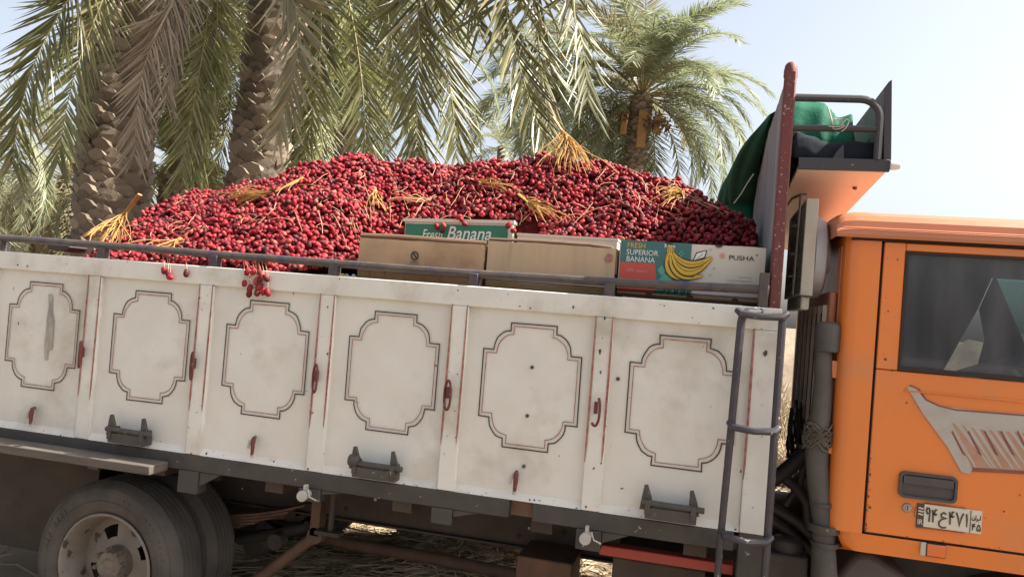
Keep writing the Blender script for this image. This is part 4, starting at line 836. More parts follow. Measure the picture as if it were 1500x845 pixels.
def scatter_mesh(name, base, faces, pos, rotm, scl, m):
    n_ = len(pos); V = np.einsum('nij,nkj->nki', rotm, base[None]*scl[:, None, :])+pos[:, None, :]; k = len(base)
    q = np.array([f for f in faces if f[3] >= 0]); t3 = np.array([f[:3] for f in faces if f[3] < 0])
    off = (np.arange(n_)*k)[:, None, None]
    Q = (q[None]+off).reshape(-1, 4); T3 = (t3[None]+off).reshape(-1, 3) if len(t3) else np.zeros((0, 3), int)
    loops = np.concatenate([Q.ravel(), T3.ravel()]); tot = np.concatenate([np.full(len(Q), 4), np.full(len(T3), 3)])
    me = bpy.data.meshes.new(name); V = V.reshape(-1, 3)
    me.vertices.add(len(V)); me.vertices.foreach_set('co', V.astype(np.float32).ravel()); me.loops.add(len(loops)); me.loops.foreach_set('vertex_index', loops.astype(np.int32))
    me.polygons.add(len(tot)); me.polygons.foreach_set('loop_start', np.concatenate([[0], np.cumsum(tot)[:-1]]).astype(np.int32)); me.polygons.foreach_set('loop_total', tot.astype(np.int32))
    me.polygons.foreach_set('use_smooth', [True]*len(tot)); me.update(calc_edges=True); me.materials.append(M[m]); return me
# inner mass so that no light leaks between the dates
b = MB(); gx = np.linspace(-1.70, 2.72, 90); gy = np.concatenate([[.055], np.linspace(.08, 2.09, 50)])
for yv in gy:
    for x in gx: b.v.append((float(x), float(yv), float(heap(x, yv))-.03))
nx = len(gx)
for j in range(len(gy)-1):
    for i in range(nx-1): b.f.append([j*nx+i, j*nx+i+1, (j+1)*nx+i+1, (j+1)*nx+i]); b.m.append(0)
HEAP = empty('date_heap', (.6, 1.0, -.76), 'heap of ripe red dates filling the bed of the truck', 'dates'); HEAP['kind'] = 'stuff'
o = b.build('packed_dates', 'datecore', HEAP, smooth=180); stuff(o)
def poisson(n_try, rmin, x0, x1, y0, y1):
    cell = {}; out = []
    X = rng.uniform(x0, x1, n_try); Y = rng.uniform(y0, y1, n_try); H = heap(X, Y)
    for x, y_, z in zip(X, Y, H):
        k = (int(x//rmin), int(y_//rmin), int(z//rmin)); ok = True
        for dx in (-1, 0, 1):
            for dy in (-1, 0, 1):
                for dz in (-1, 0, 1):
                    for q in cell.get((k[0]+dx, k[1]+dy, k[2]+dz), ()):
                        if (q[0]-x)**2+(q[1]-y_)**2+(q[2]-z)**2 < rmin*rmin: ok = False; break
                    if not ok: break
                if not ok: break
            if not ok: break
        if ok: cell.setdefault(k, []).append((x, y_, z)); out.append((x, y_, z))
    return np.array(out)
P1 = poisson(150000, .0188, -1.68, 2.70, .055, 1.28)
P2 = np.stack([rng.uniform(-1.68, 2.70, 900), rng.uniform(1.28, 2.08, 900)], 1); P2 = np.column_stack([P2, heap(P2[:, 0], P2[:, 1])])
def clump(p): return .016*np.sin(31*p[:, 0]+9*np.sin(11*p[:, 1]))*np.sin(27*p[:, 1]+7*np.sin(13*p[:, 0]))+.014*np.sin(14*p[:, 0]-8*p[:, 1]+2)*np.sin(15*p[:, 1]+5*p[:, 0])
P1[:, 2] += rng.uniform(-.012, .014, len(P1))+clump(P1)*np.clip((P1[:, 1]-.1)*4, 0, 1)
clear = ~((P1[:, 0] > 1.09) & (P1[:, 1] < .50)) & ~((P1[:, 0] > 1.25) & (P1[:, 0] < 1.755) & (P1[:, 1] < .86) & (P1[:, 2] < .335)) & ~((P1[:, 0] > 1.79) & (P1[:, 0] < 2.21) & (P1[:, 1] < .76) & (P1[:, 2] < .262))
P1 = P1[clear]
near = (P1[:, 0] > -.35) & (P1[:, 0] < 1.09) & (P1[:, 2] > -.02)
dist = np.where(near, np.linalg.norm(P1-CAM, axis=1), 99); order = np.argsort(dist); single = order[:262]; rest = np.setdiff1d(np.arange(len(P1)), single)
U1 = poisson(60000, .0225, -.6, 2.70, .055, 1.1); U1[:, 2] += clump(U1)*np.clip((U1[:, 1]-.1)*4, 0, 1)-.013
U1 = U1[~((U1[:, 0] > 1.09) & (U1[:, 1] < .50)) & ~((U1[:, 0] > 1.25) & (U1[:, 0] < 1.755) & (U1[:, 1] < .86) & (U1[:, 2] < .335)) & ~((U1[:, 0] > 1.79) & (U1[:, 0] < 2.21) & (U1[:, 1] < .76) & (U1[:, 2] < .262))]
PR = np.concatenate([P1[rest], U1, P2]); nR = len(PR)
base, faces = date_mesh(7, 5, 3)
scl = np.stack([rng.uniform(.0135, .0190, nR), rng.uniform(.0088, .0120, nR), rng.uniform(.0088, .0118, nR)], 1)
o = link('loose_dates', scatter_mesh('loose_dates', base, faces, PR, rand_rot(nR), scl, 'date'), HEAP); stuff(o)
dm = []
for s_ in range(4):
    bb, ff = date_mesh(9, 7, 10+s_); me = bpy.data.meshes.new('date'); me.from_pydata((bb*np.array([.0172, .0118, .0115])).tolist(), [], [tuple(i for i in f if i >= 0) for f in ff]); me.polygons.foreach_set('use_smooth', [True]*len(me.polygons)); me.materials.append(M['date']); dm.append(me)
def put_date(p, lab, grp, eul=None):
    o = bpy.data.objects.new('date', random.choice(dm)); COL.objects.link(o); o.location = tuple(map(float, p))
    o.rotation_euler = eul or (random.uniform(0, 6.3), random.gauss(0, .6), random.uniform(0, 6.3)); k = random.uniform(.88, 1.12); o.scale = (k, k, k)
    return tag(o, lab, 'date', grp)
for i in single: put_date(P1[i], 'single ripe red date lying along the front edge of the heap behind the guard rail', 'dates along the front edge of the heap')
hang = [(240, 396), (246, 400), (249, 406), (273, 400), (362, 398), (371, 398), (358, 415), (366, 422), (365, 430), (381, 408), (390, 407), (380, 420), (386, 427), (392, 428), (375, 412), (380, 398), (385, 404), (377, 428)]
for u, v in hang: put_date(at(u, v, -.018), 'ripe red date dangling outside over the top edge of the white side board', 'dates dangling over the side board', (random.uniform(0, 6), R(70)+random.gauss(0, .4), random.uniform(0, 6)))
for u, v in ((640, 332), (648, 338), (650, 330), (676, 322), (681, 328), (672, 318), (563, 344), (745, 330), (752, 338)): put_date(at(u, v, .53), 'ripe red date fallen onto the front of the cartons', 'dates fallen onto the cartons')
# dark bunch hanging over the end of the heap beside the headboard
b = MB(); DB = empty('date_bunch', tuple(at(1065, 325, .95)), 'dark date bunch jutting out of the heap beside the green tarpaulin', 'date bunch'); pos = []
for k in range(40):
    u = 1035+random.uniform(0, 48); v = 303+(u-1035)*.42+random.gauss(0, 7); y_ = .9+random.uniform(-.1, .15); pos.append(at(u, v, y_))
    if k % 3 == 0: b.tube([at(990, 292, .95), at((990+u)/2, (292+v)/2-6, y_), pos[-1]], .0022, 5)
b.build('strand', 'strand', DB)
pos = np.array(pos); nR = len(pos); o = link('date_cluster', scatter_mesh('date_cluster', base, faces, pos, rand_rot(nR), np.tile([[.0172, .0118, .0115]], (nR, 1)), 'date'), DB); stuff(o)

# yellow stalks that carried the dates
def stalk_bunch(label, stem, fan, r0, nst, spread, rs=.0022, curl=.03, mat_='stalk', grp='cut yellow date stalks on the heap'):
    S = [np.array(p) for p in stem]; E = np.array(fan); root = empty('date_stalk', tuple(S[-1]), label, 'date stalk', grp)
    b = MB(); b.tube(S, [r0*1.2]+[r0]*(len(S)-2)+[r0*.9] if len(S) > 2 else [r0*1.2, r0], 8, 0, flat=.55); b.build('stem', mat_, root, smooth=50)
    d = S[-1]-S[-2]; d /= np.linalg.norm(d); b = MB()
    for k in range(int(nst*1.3)):
        s0 = S[-1]-d*random.uniform(0, .04); e = E+rng.normal(size=3)*np.array(spread); L_ = np.linalg.norm(e-s0)
        m1 = s0+d*L_*.35+rng.normal(size=3)*curl*.5; m2 = (s0*.35+e*.65)+np.array([0, 0, curl])+rng.normal(size=3)*curl*.4
        pts = [tuple((1-t)**3*s0+3*t*(1-t)**2*m1+3*t*t*(1-t)*m2+t**3*e) for t in np.linspace(0, 1, 8)]
        b.tube(pts, [rs*1.3]*3+[rs]*4+[rs*.7], 5)
    o = b.build('strands', mat_, root, smooth=60); stuff(o); return root
def hp(u, v, lift=.02): p = on_heap(u, v); d = p-CAM; return p-d/np.linalg.norm(d)*lift
stalk_bunch('thick cut stalk fanning down to the rail in front of the thick palm trunk', [at(205, 285, .42), at(196, 296, .42), at(180, 318, .42)], at(146, 352, .36), .013, 46, (.075, .06, .02), curl=.045)
stalk_bunch('yellow bundle of stalks lying on the heap below the second palm trunk', [hp(445, 262), hp(425, 272), hp(405, 281)], hp(345, 297), .022, 40, (.05, .03, .03))
stalk_bunch('tall pale stalk standing on top of the heap with a hanging yellow fan', [at(810, 172, .93), at(818, 184, .93), at(826, 196, .93)], at(834, 247, .85), .011, 60, (.085, .06, .035), curl=.035)
stalk_bunch('small yellow tuft of stalks in the middle of the heap', [hp(549, 278), hp(548, 284, .03)], hp(548, 302), .008, 14, (.04, .03, .02))
stalk_bunch('brownish stalk fan above the printed banana carton', [hp(760, 285), hp(775, 297)], hp(812, 318), .010, 24, (.06, .05, .03), mat_='stalk')
stalk_bunch('orange knot of stalks near the dark shaded end of the heap', [hp(1005, 278), hp(998, 284)], hp(980, 292), .012, 26, (.045, .04, .03))
stalk_bunch('yellow stalk lying just above the rail left of the brown carton', [hp(285, 336), hp(272, 345), hp(262, 352)], hp(235, 372), .012, 12, (.07, .04, .02))
stalk_bunch('thin pale stalks lying across the upper middle of the heap', [hp(690, 262), hp(705, 268)], hp(745, 274), .006, 10, (.05, .03, .02))
stalk_bunch('thin pinkish stalks lying right of the small yellow tuft', [hp(640, 288), hp(625, 294)], hp(590, 292), .005, 9, (.04, .03, .03), mat_='strand')
b = MB()
for k in range(170):
    u = rng.uniform(150, 1060); v = rng.uniform(265, 345) if u > 260 else rng.uniform(330, 375)
    if 520 < u < 1100: v = rng.uniform(250, 330)
    p = on_heap(u, v)
    if p[1] > .99 or p[1] < .06: continue
    d = (p-CAM)/np.linalg.norm(p-CAM); a = rng.uniform(0, 6.28); L_ = rng.uniform(.04, .15); pts = []
    for s in np.linspace(-.5, .5, 6):
        x = p[0]+L_*s*math.cos(a)+.010*math.sin(4*s+k); y_ = min(1.05, max(.06, p[1]+L_*s*math.sin(a)*.7)); pts.append((x, y_, float(heap(x, y_))+.014+.012*math.cos(3*s)))
    b.tube(pts, rng.uniform(.0010, .0018), 5)
for u, v in hang: b.tube([at(u-2, 372+(u-240)*.075, .03), at(u+1, (v+385)/2, -.012), at(u, v, -.018)], .0011, 5)
o = tag(b.build('date_strands', 'strand', None), 'loose pale fruit strands tangled over the date heap', 'strands', kind='stuff')
b = MB(); p = at(91, 368, .12); BC = [(p[0]+.07*math.cos(a)*random.uniform(.8, 1.1), p[2]+.02+.022*math.sin(a)) for a in np.linspace(0, 6, 12)]; b.prism(BC, .09, .2); tag(b.build('black_cloth', 'hose', None, bevel=.008), 'crumpled black cloth lying on the side board end under the rail', 'cloth')

# ------------------------------------------------------------------ TARPAULIN and scraps in the rack
def cloth(name, fn, nu, nv, m, parent, amp=.02, th=.004):
    b = MB(); r_ = rng.uniform(0, 6, 8)
    for i in range(nu+1):
        for j in range(nv+1):
            s, t = i/nu, j/nv; p = np.array(fn(s, t), float)
            n_ = amp*(math.sin(9*s+r_[0]+4*t)*math.sin(7*t+r_[1])+.8*(.6-abs(math.sin(8*s-11*t+r_[2]+1.2*math.sin(9*t+r_[5]))))+.7*(.6-abs(math.sin(17*t+7*s+r_[3]+1.5*math.sin(6*s+r_[4]))))+.3*math.sin(31*t-19*s+r_[6]))
            b.v.append(tuple(p+n_*np.array([.5, -.4, .6])))
    for i in range(nu):
        for j in range(nv): q = i*(nv+1)+j; b.f.append([q, q+nv+1, q+nv+2, q+1]); b.m.append(0)
    o = b.build(name, m, parent, smooth=180); k = o.modifiers.new('thickness', 'SOLIDIFY'); k.thickness = th; return o
TP = empty('green_tarpaulin', (2.74, 1.0, .84), 'crumpled green tarpaulin stuffed in the roof rack and hanging over the headboard', 'tarpaulin')
# mound in the rack
def mound(s, t):
    x = 2.775+.255*s; y_ = .16+1.8*t
    hgt = .258*(1-.25*s*s)*(1-max(0, s-.82)/.18*.75)+.022*math.sin(6*s+1)+.03*math.sin(6*t)
    hgt *= min(1, t*26+.02)**.5
    return (x, y_, .515+hgt)
cloth('tarp_mound', mound, 40, 80, 'tarp', TP, .016)
# drape over the top and down the load side
yv0, yv1 = .72, 2.22
def drape(s, t):
    L_ = 1.2*s; q = max(0, (L_-.16)/1.04)
    ya = yv0+1.22*min(1, q*2.6)**.8; y_ = ya+(yv1-ya)*t
    if L_ < .16: return (2.90-L_*.95, y_, .80+.085*math.sin(L_/.16*math.pi*.5)+.012*math.sin(9*t))
    bul = .20*math.sin(math.pi*min(1, q*1.02)**.6)*math.sin(math.pi*min(.97, t*.9))**.6+.018*math.sin(8*t+5*q)*min(1, 4*t)
    return (2.735-bul, y_+.03*math.sin(6*q), .885-.66*q)
cloth('tarp_drape', drape, 50, 44, 'tarp', TP, .014)
b = MB(); b.tube([at(1075, 298, .80), at(1085, 285, .80), at(1095, 268, .80), at(1104, 255, .80)], .0028, 6); b.build('tie_string', 'wire', TP)
b = MB()
for k in range(3):
    c = np.array(at(1222+7*k, 182+1.5*k, .038)); a = rng.uniform(0, 6); b.tube([c+np.array([(.028-.007*k)*math.cos(a+t), -.012-.006*math.sin(2*t), (.014+.004*k)*math.sin(a+t+.4*k)]) for t in np.linspace(0, 4.6, 12)], .0019, 6)
b.tube([at(1213, 158, .02), at(1216, 168, .02), at(1220, 182, .02)], .003, 6); b.build('wire_tie', 'wire', TP)
DT = empty('dark_tarpaulin', (2.92, .3, .53), 'dark blue grey tarpaulin folded on the floor of the roof rack', 'tarpaulin')
cloth('tarp_fold', lambda s, t: (2.775+.27*s, .062+.16*t, .512+.104*(min(1, t*6+.05)**.6)*(1-.25*s*s+.12*math.sin(7*s+1))), 20, 20, 'tarpdark', DT, .009)
b = MB(); pts = [at(u, v, .048) for u, v in ((1196, 243), (1206, 236), (1213, 233), (1212, 241), (1205, 243.5))]; b.prism([(p[0], p[2]) for p in pts], .045, .05); pts = [at(u, v, .058) for u, v in ((1212, 243), (1228, 219), (1236, 212), (1236, 243))]; b.prism([(p[0], p[2]) for p in pts], .058, .064, 1)
tag(b.build('cardboard_scrap', ['cardscrap', 'rackmetal'], None), 'torn brown cardboard scrap standing on the roof rack floor', 'scrap')
b = MB(); pts = [at(u, v, .056) for u, v in ((1252, 243), (1260, 239), (1270, 237.5), (1280, 240), (1283, 243.5))]; b.prism([(p[0], p[2]) for p in pts], .05, .058); tag(b.build('green_scrap', 'greenleaf', None, bevel=.002), 'small bright green leaf scrap on the roof rack edge', 'leaf')

# ------------------------------------------------------------------ PALMS
def leaflet_canon(bend, seed):
    st = [0, .18, .45, .75, 1.0]; wd = [.5, 1.0, .92, .6, .0]; vs = []
    for s, w_ in zip(st, wd):
        z = -bend*s*s
        if w_ == 0: vs.append((s, 0, z))
        else: vs += [(s, -.5*w_, z+.03*w_), (s, 0, z), (s, .5*w_, z+.03*w_)]
    fs = []
    for i in range(3): o = 3*i; fs += [(o, o+1, o+4, o+3), (o+1, o+2, o+5, o+4)]
    fs += [(9, 10, 12, -1), (10, 11, 12, -1)]
    return np.array(vs, float), fs
CAN = [leaflet_canon(.10, 0), leaflet_canon(.22, 1), leaflet_canon(.36, 2)]
LEAFM = {}
def leaf_mesh(k, m):
    if (k, m) not in LEAFM:
        v, f = CAN[k]; v = v.copy(); v[:, 2] *= 1.0; me = bpy.data.meshes.new('leaflet'); me.from_pydata(v.tolist(), [], [tuple(i for i in q if i >= 0) for q in f]); me.materials.append(M[m]); LEAFM[(k, m)] = me
    return LEAFM[(k, m)]
def spline(ctrl, n_):
    C = np.array(ctrl, float); seg = np.linalg.norm(np.diff(C, axis=0), axis=1); u = np.concatenate([[0], np.cumsum(seg)]); u /= u[-1]
    Cp = np.vstack([2*C[0]-C[1], C, 2*C[-1]-C[-2]]); out = []
    for s in np.linspace(0, 1, n_):
        i = min(len(C)-2, max(0, int(np.searchsorted(u, s, 'right'))-1)); t = (s-u[i])/(u[i+1]-u[i]+1e-12)
        p0, p1, p2, p3 = Cp[i:i+4]; out.append(.5*((2*p1)+(-p0+p2)*t+(2*p0-5*p1+4*p2-p3)*t*t+(-p0+3*p1-3*p2+p3)*t**3))
    return np.array(out)
def frond_frames(ctrl, nleaf, leaf_len, lw, seed, start=.12, droop=.25, raggy=.12, a0=68, a1=28, vee=.35, facing=None):
    """positions and frames of the leaflets along a curved midrib"""
    r_ = np.random.default_rng(seed); P = spline(ctrl, 60); T = np.gradient(P, axis=0); T /= np.linalg.norm(T, axis=1)[:, None]
    side = np.cross(T[0], [0, 0, 1.]); 
    if np.linalg.norm(side) < .2: side = np.cross(T[0], fw)
    if facing is not None:                                      # blade plane of a hanging frond, turned about its midrib
        side = rt*math.cos(facing)+fw*math.sin(facing); i0 = 24; side = side-T[i0]*(side@T[i0])
        for t in T[i0::-1]: side = side-t*(side@t); side /= np.linalg.norm(side)
    side /= np.linalg.norm(side); S = []
    for t in T: side = side-t*(side@t); side /= np.linalg.norm(side); S.append(side.copy())
    S = np.array(S); N_ = np.cross(S, T); out = []
    for k in range(nleaf):
        for sg in (-1, 1):
            s = start+(1-start)*(k+.5*(sg > 0)+r_.uniform(-.25, .25))/nleaf; s = min(.999, max(start, s)); i = min(58, int(s*59)); f = s*59-i
            p = P[i]*(1-f)+P[i+1]*f; t = T[i]; sd_ = S[i]; n_ = N_[i]; q = (s-start)/(1-start)
            a = R(a0+(a1-a0)*q+r_.normal()*7); vv = vee*(1-.4*q)+r_.normal()*.12
            d = t*math.cos(a)+(sd_*sg*math.cos(vv)+n_*math.sin(vv))*math.sin(a)
            d = d+np.array([0, 0, -1.])*droop*(.6+.4*r_.random())+r_.normal(size=3)*raggy*.5; d /= np.linalg.norm(d)
            L_ = leaf_len*(.55+.75*math.sin(math.pi*min(1, .18+.74*q)))/1.25*r_.uniform(.82, 1.12)
            nn = n_-d*(n_@d); nn += np.array([0, 0, .3]); nn -= d*(nn@d); nn += r_.normal(size=3)*.25; nn -= d*(nn@d); nn /= np.linalg.norm(nn); yv = np.cross(nn, d)
            w_ = lw*r_.uniform(.8, 1.15)
            A = np.stack([d*L_, yv*w_, nn*L_*.55], 1); A[:, 2] = nn*L_*.5
            out.append((p, A, int(r_.integers(0, 3)), w_, nn, L_))
    return P, out
def canon_apply(k, p, A, w_, nn, L_):
    v = CAN[k][0].copy(); z = v[:, 2].copy(); y_ = v[:, 1]
    return p+np.outer(v[:, 0], A[:, 0])+np.outer(y_, A[:, 1])+np.outer(z+0*y_, nn*L_*.5)
ROOTS = {}
def rachis_mesh(P, r0, m, fl=.7):
    b = MB(); r_ = np.linspace(r0, r0*.12, len(P[::3])); b.tube(P[::3], r_, 6, 0, flat=fl); return b
def joined_frond(P, leaves, r0, m, mr, parent, name='frond'):
    b = rachis_mesh(P, r0, mr); me0v = np.array(b.v); k0 = len(b.v)
    V = [me0v]; Q = [f for f in b.f if len(f) == 4]; T3 = []; mi = [1]*len(Q); o = k0; mt = []
    for (p, A, k, w_, nn, L_) in leaves:
        V.append(canon_apply(k, p, A, w_, nn, L_))
        for f in CAN[k][1]:
            if f[3] >= 0: Q.append([o+i for i in f]); mi.append(0)
            else: T3.append([o+i for i in f[:3]]); mt.append(0)
        o += 13
    V = np.concatenate(V); Q = np.array(Q); T3 = np.array(T3)
    me = bpy.data.meshes.new(name); me.vertices.add(len(V)); me.vertices.foreach_set('co', V.astype(np.float32).ravel()); loops = np.concatenate([Q.ravel(), T3.ravel()]); tot = np.concatenate([np.full(len(Q), 4), np.full(len(T3), 3)])
    me.loops.add(len(loops)); me.loops.foreach_set('vertex_index', loops.astype(np.int32)); me.polygons.add(len(tot)); me.polygons.foreach_set('loop_start', np.concatenate([[0], np.cumsum(tot)[:-1]]).astype(np.int32)); me.polygons.foreach_set('loop_total', tot.astype(np.int32))
    me.polygons.foreach_set('material_index', np.array(mi+mt, dtype=np.int32)); me.update(calc_edges=True); me.materials.append(M[m]); me.materials.append(M[mr])
    return link(name, me, parent)
def split_frond(P, leaves, r0, m, mr, parent):
    o = rachis_mesh(P, r0, mr).build('frond', mr, parent, smooth=60); wl = worldloc(o)
    for (p, A, k, w_, nn, L_) in leaves:
        l = bpy.data.objects.new('leaflet', leaf_mesh(k, m)); COL.objects.link(l); l.parent = o
        X, Y = A[:, 0], A[:, 1]; Z = nn*L_*.5; q = Vector(p)-wl
        l.matrix_local = Matrix(((X[0], Y[0], Z[0], q[0]), (X[1], Y[1], Z[1], q[1]), (X[2], Y[2], Z[2], q[2]), (0, 0, 0, 1)))
    return o
def boot_mesh(seed, m):
    r_ = random.Random(seed); o1 = [(-.5, 0), (-.34, .34), (0, .5), (.34, .34), (.5, 0), (.3, -.38), (0, -.52), (-.3, -.38)]
    vs = [(x*r_.uniform(.95, 1.1), z*r_.uniform(.95, 1.1), -.15) for x, z in o1]+[(x*.78*r_.uniform(.85, 1.1), .16+z*.72*r_.uniform(.85, 1.1), .42+.28*z+r_.uniform(-.06, .06)) for x, z in o1]+[(r_.uniform(-.08, .08), .2, .52)]
    fs = [(i, (i+1) % 8, (i+1) % 8+8, i+8) for i in range(8)]+[(i+8, (i+1) % 8+8, 16) for i in range(8)]
    me = bpy.data.meshes.new('leaf_base'); me.from_pydata(vs, [], fs); me.materials.append(M[m]); return me
BOOTS = [boot_mesh(s, 'boot') for s in range(5)]
def trunk(root, base, top, r0, r1, singles=True, bw=.21, bh=.15, bo=.085, dens=1.55, zvis=(.0, 3.2)):
    base = np.array(base, float); top = np.array(top, float); b = MB(); K = 14
    pts = [base+(top-base)*k/K+np.array([.02*math.sin(k), .02*math.cos(1.7*k), 0])*(0 < k < K) for k in range(K+1)]; rr = [r0+(r1-r0)*k/K for k in range(K+1)]; rr[0] *= 1.2
    b.tube(pts, rr, 16); t = b.build('trunk', 'bark', root, smooth=60); wl = worldloc(t)
    Hh = np.linalg.norm(top-base); r_m = (r0+r1)/2; n_ = int(dens*2*math.pi*r_m*Hh/(bw*bh*.62)); cnt = 0; joinV = []; joinF = []; o_ = 0
    for k in range(n_):
        s = (k+.5)/n_; c = base+(top-base)*s; r_ = r0+(r1-r0)*s; a = k*2.39996+random.gauss(0, .08); out = np.array([math.cos(a), math.sin(a), 0]); tan = np.array([-math.sin(a), math.cos(a), 0])
        up_ = np.array([0, 0, 1.])+out*random.uniform(.1, .55)+tan*random.uniform(-.2, .2); k1 = random.uniform(.72, 1.28); p = c+out*(r_-.02+random.uniform(-.012, .014))+np.array([0, 0, random.gauss(0, .012)])
        A = np.stack([tan*bw*k1*random.uniform(.9, 1.1), up_*bh*k1, (out+np.array([0, 0, .1]))*bo*random.uniform(.7, 1.3)], 1); me = BOOTS[k % 5]
        if singles and out@(CAM-c) > -.15 and zvis[0] < c[2] < zvis[1] and cnt < 295:
            l = bpy.data.objects.new('leaf_base', me); COL.objects.link(l); l.parent = t; q = Vector(p)-wl; cnt += 1
            l.matrix_local = Matrix(((A[0, 0], A[0, 1], A[0, 2], q[0]), (A[1, 0], A[1, 1], A[1, 2], q[1]), (A[2, 0], A[2, 1], A[2, 2], q[2]), (0, 0, 0, 1)))
        else:
            v = np.array([x.co for x in me.vertices]) @ A.T+p; joinV.append(v); joinF += [[o_+i for i in f.vertices] for f in me.polygons]; o_ += len(v)
    if joinV:
        me = bpy.data.meshes.new('leaf_bases'); me.from_pydata(np.concatenate(joinV).tolist(), [], joinF); me.materials.append(M['boot']); o = link('leaf_bases', me, t); stuff(o)
    return t
def arch(c, az, el, L_, D, n_=7, curl=0):
    p = np.array(c, float); pts = [p.copy()]
    for k in range(n_):
        s = (k+.5)/n_; e = R(el-D*s**1.25); a = az+curl*s; p = p+np.array([math.cos(e)*math.cos(a), math.cos(e)*math.sin(a), math.sin(e)])*L_/n_; pts.append(p.copy())
    return pts

# the two big palms right behind the truck
def big_palm(label, base, top, r0, r1, vis, seed, extra):
    root = empty('date_palm', tuple(base), label, 'palm tree', 'date palms behind the truck'); trunk(root, base, top, r0, r1); top = np.array(top); nsplit = 0; cr = np.array(top)
    for i, (path, mt, ll, lw, ns, dr, split) in enumerate(vis):
        V = [at(*q) for q in path]; f0 = V[0]; out = f0-cr; mid = cr+out*.45+np.array([0, 0, .55+.15*np.linalg.norm(out[:2])]); mid2 = cr+out*.85+np.array([0, 0, .25])
        ctrl = [cr+np.array([0, 0, .1]), mid]+V; 
        P, lv = frond_frames(ctrl, int(ns*1.5), ll*1.15, lw*.70, seed*100+i, start=.22, droop=dr*.55, a0=60, a1=30, vee=.22, raggy=.10, facing=random.uniform(-.5, .5)); mr = 'rachisdead' if mt in ('fronddead',) else 'rachis'
        if split and nsplit+len(lv) <= 420: split_frond(P, lv, .016, mt, mr, root); nsplit += len(lv)
        else: joined_frond(P, lv, .016, mt, mr, root)
    r_ = np.random.default_rng(seed)
    for k in range(extra):
        az = r_.uniform(1.1, math.pi+.5); el = r_.uniform(5, 80); P, lv = frond_frames(arch(cr, az, el, r_.uniform(2.8, 3.4), r_.uniform(70, 105)), 60, .42, .028, seed*1000+k); joined_frond(P, lv, .016, 'frondmid', 'rachis', root)
    return root
G_ = 'frond'
visA = [([(128, -50, 2.75), (97, 4, 2.7), (76, 40, 2.66), (52, 88, 2.62), (36, 137, 2.6), (24, 193, 2.58), (18, 240, 2.57)], 'frond', .50, .036, 66, .28, True),
        ([(260, -40, 3.0), (240, 30, 2.95), (213, 90, 2.92), (203, 140, 2.9), (198, 200, 2.9), (196, 232, 2.9)], 'fronddead', .40, .032, 66, .55, True),
        ([(276, -40, 3.05), (263, 20, 3.0), (252, 80, 2.98), (243, 150, 2.97)], 'fronddead', .40, .03, 56, .6, False),
        ([(165, -50, 3.0), (138, 30, 2.9), (112, 100, 2.85), (95, 170, 2.8), (84, 238, 2.8)], 'frondmid', .42, .03, 60, .3, False),
        ([(300, -50, 3.3), (303, 30, 3.25), (293, 100, 3.2), (278, 180, 3.2), (266, 262, 3.2)], 'frondmid', .46, .03, 64, .3, False),
        ]
visB = [([(612, -70, 2.65), (611, 0, 2.6), (614, 60, 2.57), (612, 120, 2.56), (610, 180, 2.55), (612, 228, 2.55)], 'frond', .50, .036, 66, .22, True),
        ([(735, -70, 2.4), (738, 0, 2.36), (749, 50, 2.33), (762, 100, 2.31), (780, 160, 2.3), (800, 218, 2.3)], 'frond', .54, .036, 68, .2, True),
        ([(410, -50, 2.95), (431, 0, 2.9), (436, 50, 2.88), (433, 100, 2.87), (421, 150, 2.87), (405, 200, 2.87)], 'frondpale', .42, .044, 50, .35, False),
        ([(465, -50, 3.15), (471, 40, 3.1), (466, 110, 3.08), (456, 180, 3.07), (442, 250, 3.07)], 'frondmid', .46, .032, 64, .25, False),
        ([(500, -60, 3.3), (522, 60, 3.28), (532, 140, 3.27), (536, 235, 3.27)], 'frondmid', .44, .03, 62, .25, False),
        ([(630, -70, 2.85), (642, 20, 2.82), (653, 80, 2.8), (661, 140, 2.8), (667, 190, 2.8), (669, 234, 2.8)], 'frond', .46, .034, 66, .2, False),
        ([(770, -70, 2.6), (781, 0, 2.55), (790, 70, 2.53), (797, 140, 2.52), (806, 205, 2.52)], 'frond', .52, .036, 66, .2, False),
        ([(815, -70, 2.5), (836, 0, 2.46), (850, 50, 2.44), (858, 100, 2.43), (862, 150, 2.42)], 'frond', .46, .034, 62, .2, False),
        ([(325, -60, 3.3), (318, 40, 3.28), (306, 120, 3.27), (294, 200, 3.27), (284, 268, 3.27)], 'frondmid', .46, .03, 64, .25, False),
        ([(560, -60, 3.4), (568, 20, 3.4), (578, 90, 3.4), (583, 150, 3.4)], 'frondmid', .42, .03, 56, .25, False),
        ([(690, -70, 2.5), (690, -20, 2.5), (698, 20, 2.5), (704, 50, 2.5)], 'frond', .44, .034, 46, .25, False)]
NL = 300
big_palm('thick trunked date palm with dry brown fronds hanging down its trunk', (-3.16, 3.7, GROUND), (-3.42, 3.75, 4.0), .30, .34, visA, 3, 9)
big_palm('date palm with the thinner pale trunk and long olive fronds over the heap', (-1.95, 3.9, GROUND), (-1.68, 3.95, 4.0), .25, .24, visB, 5, 7)
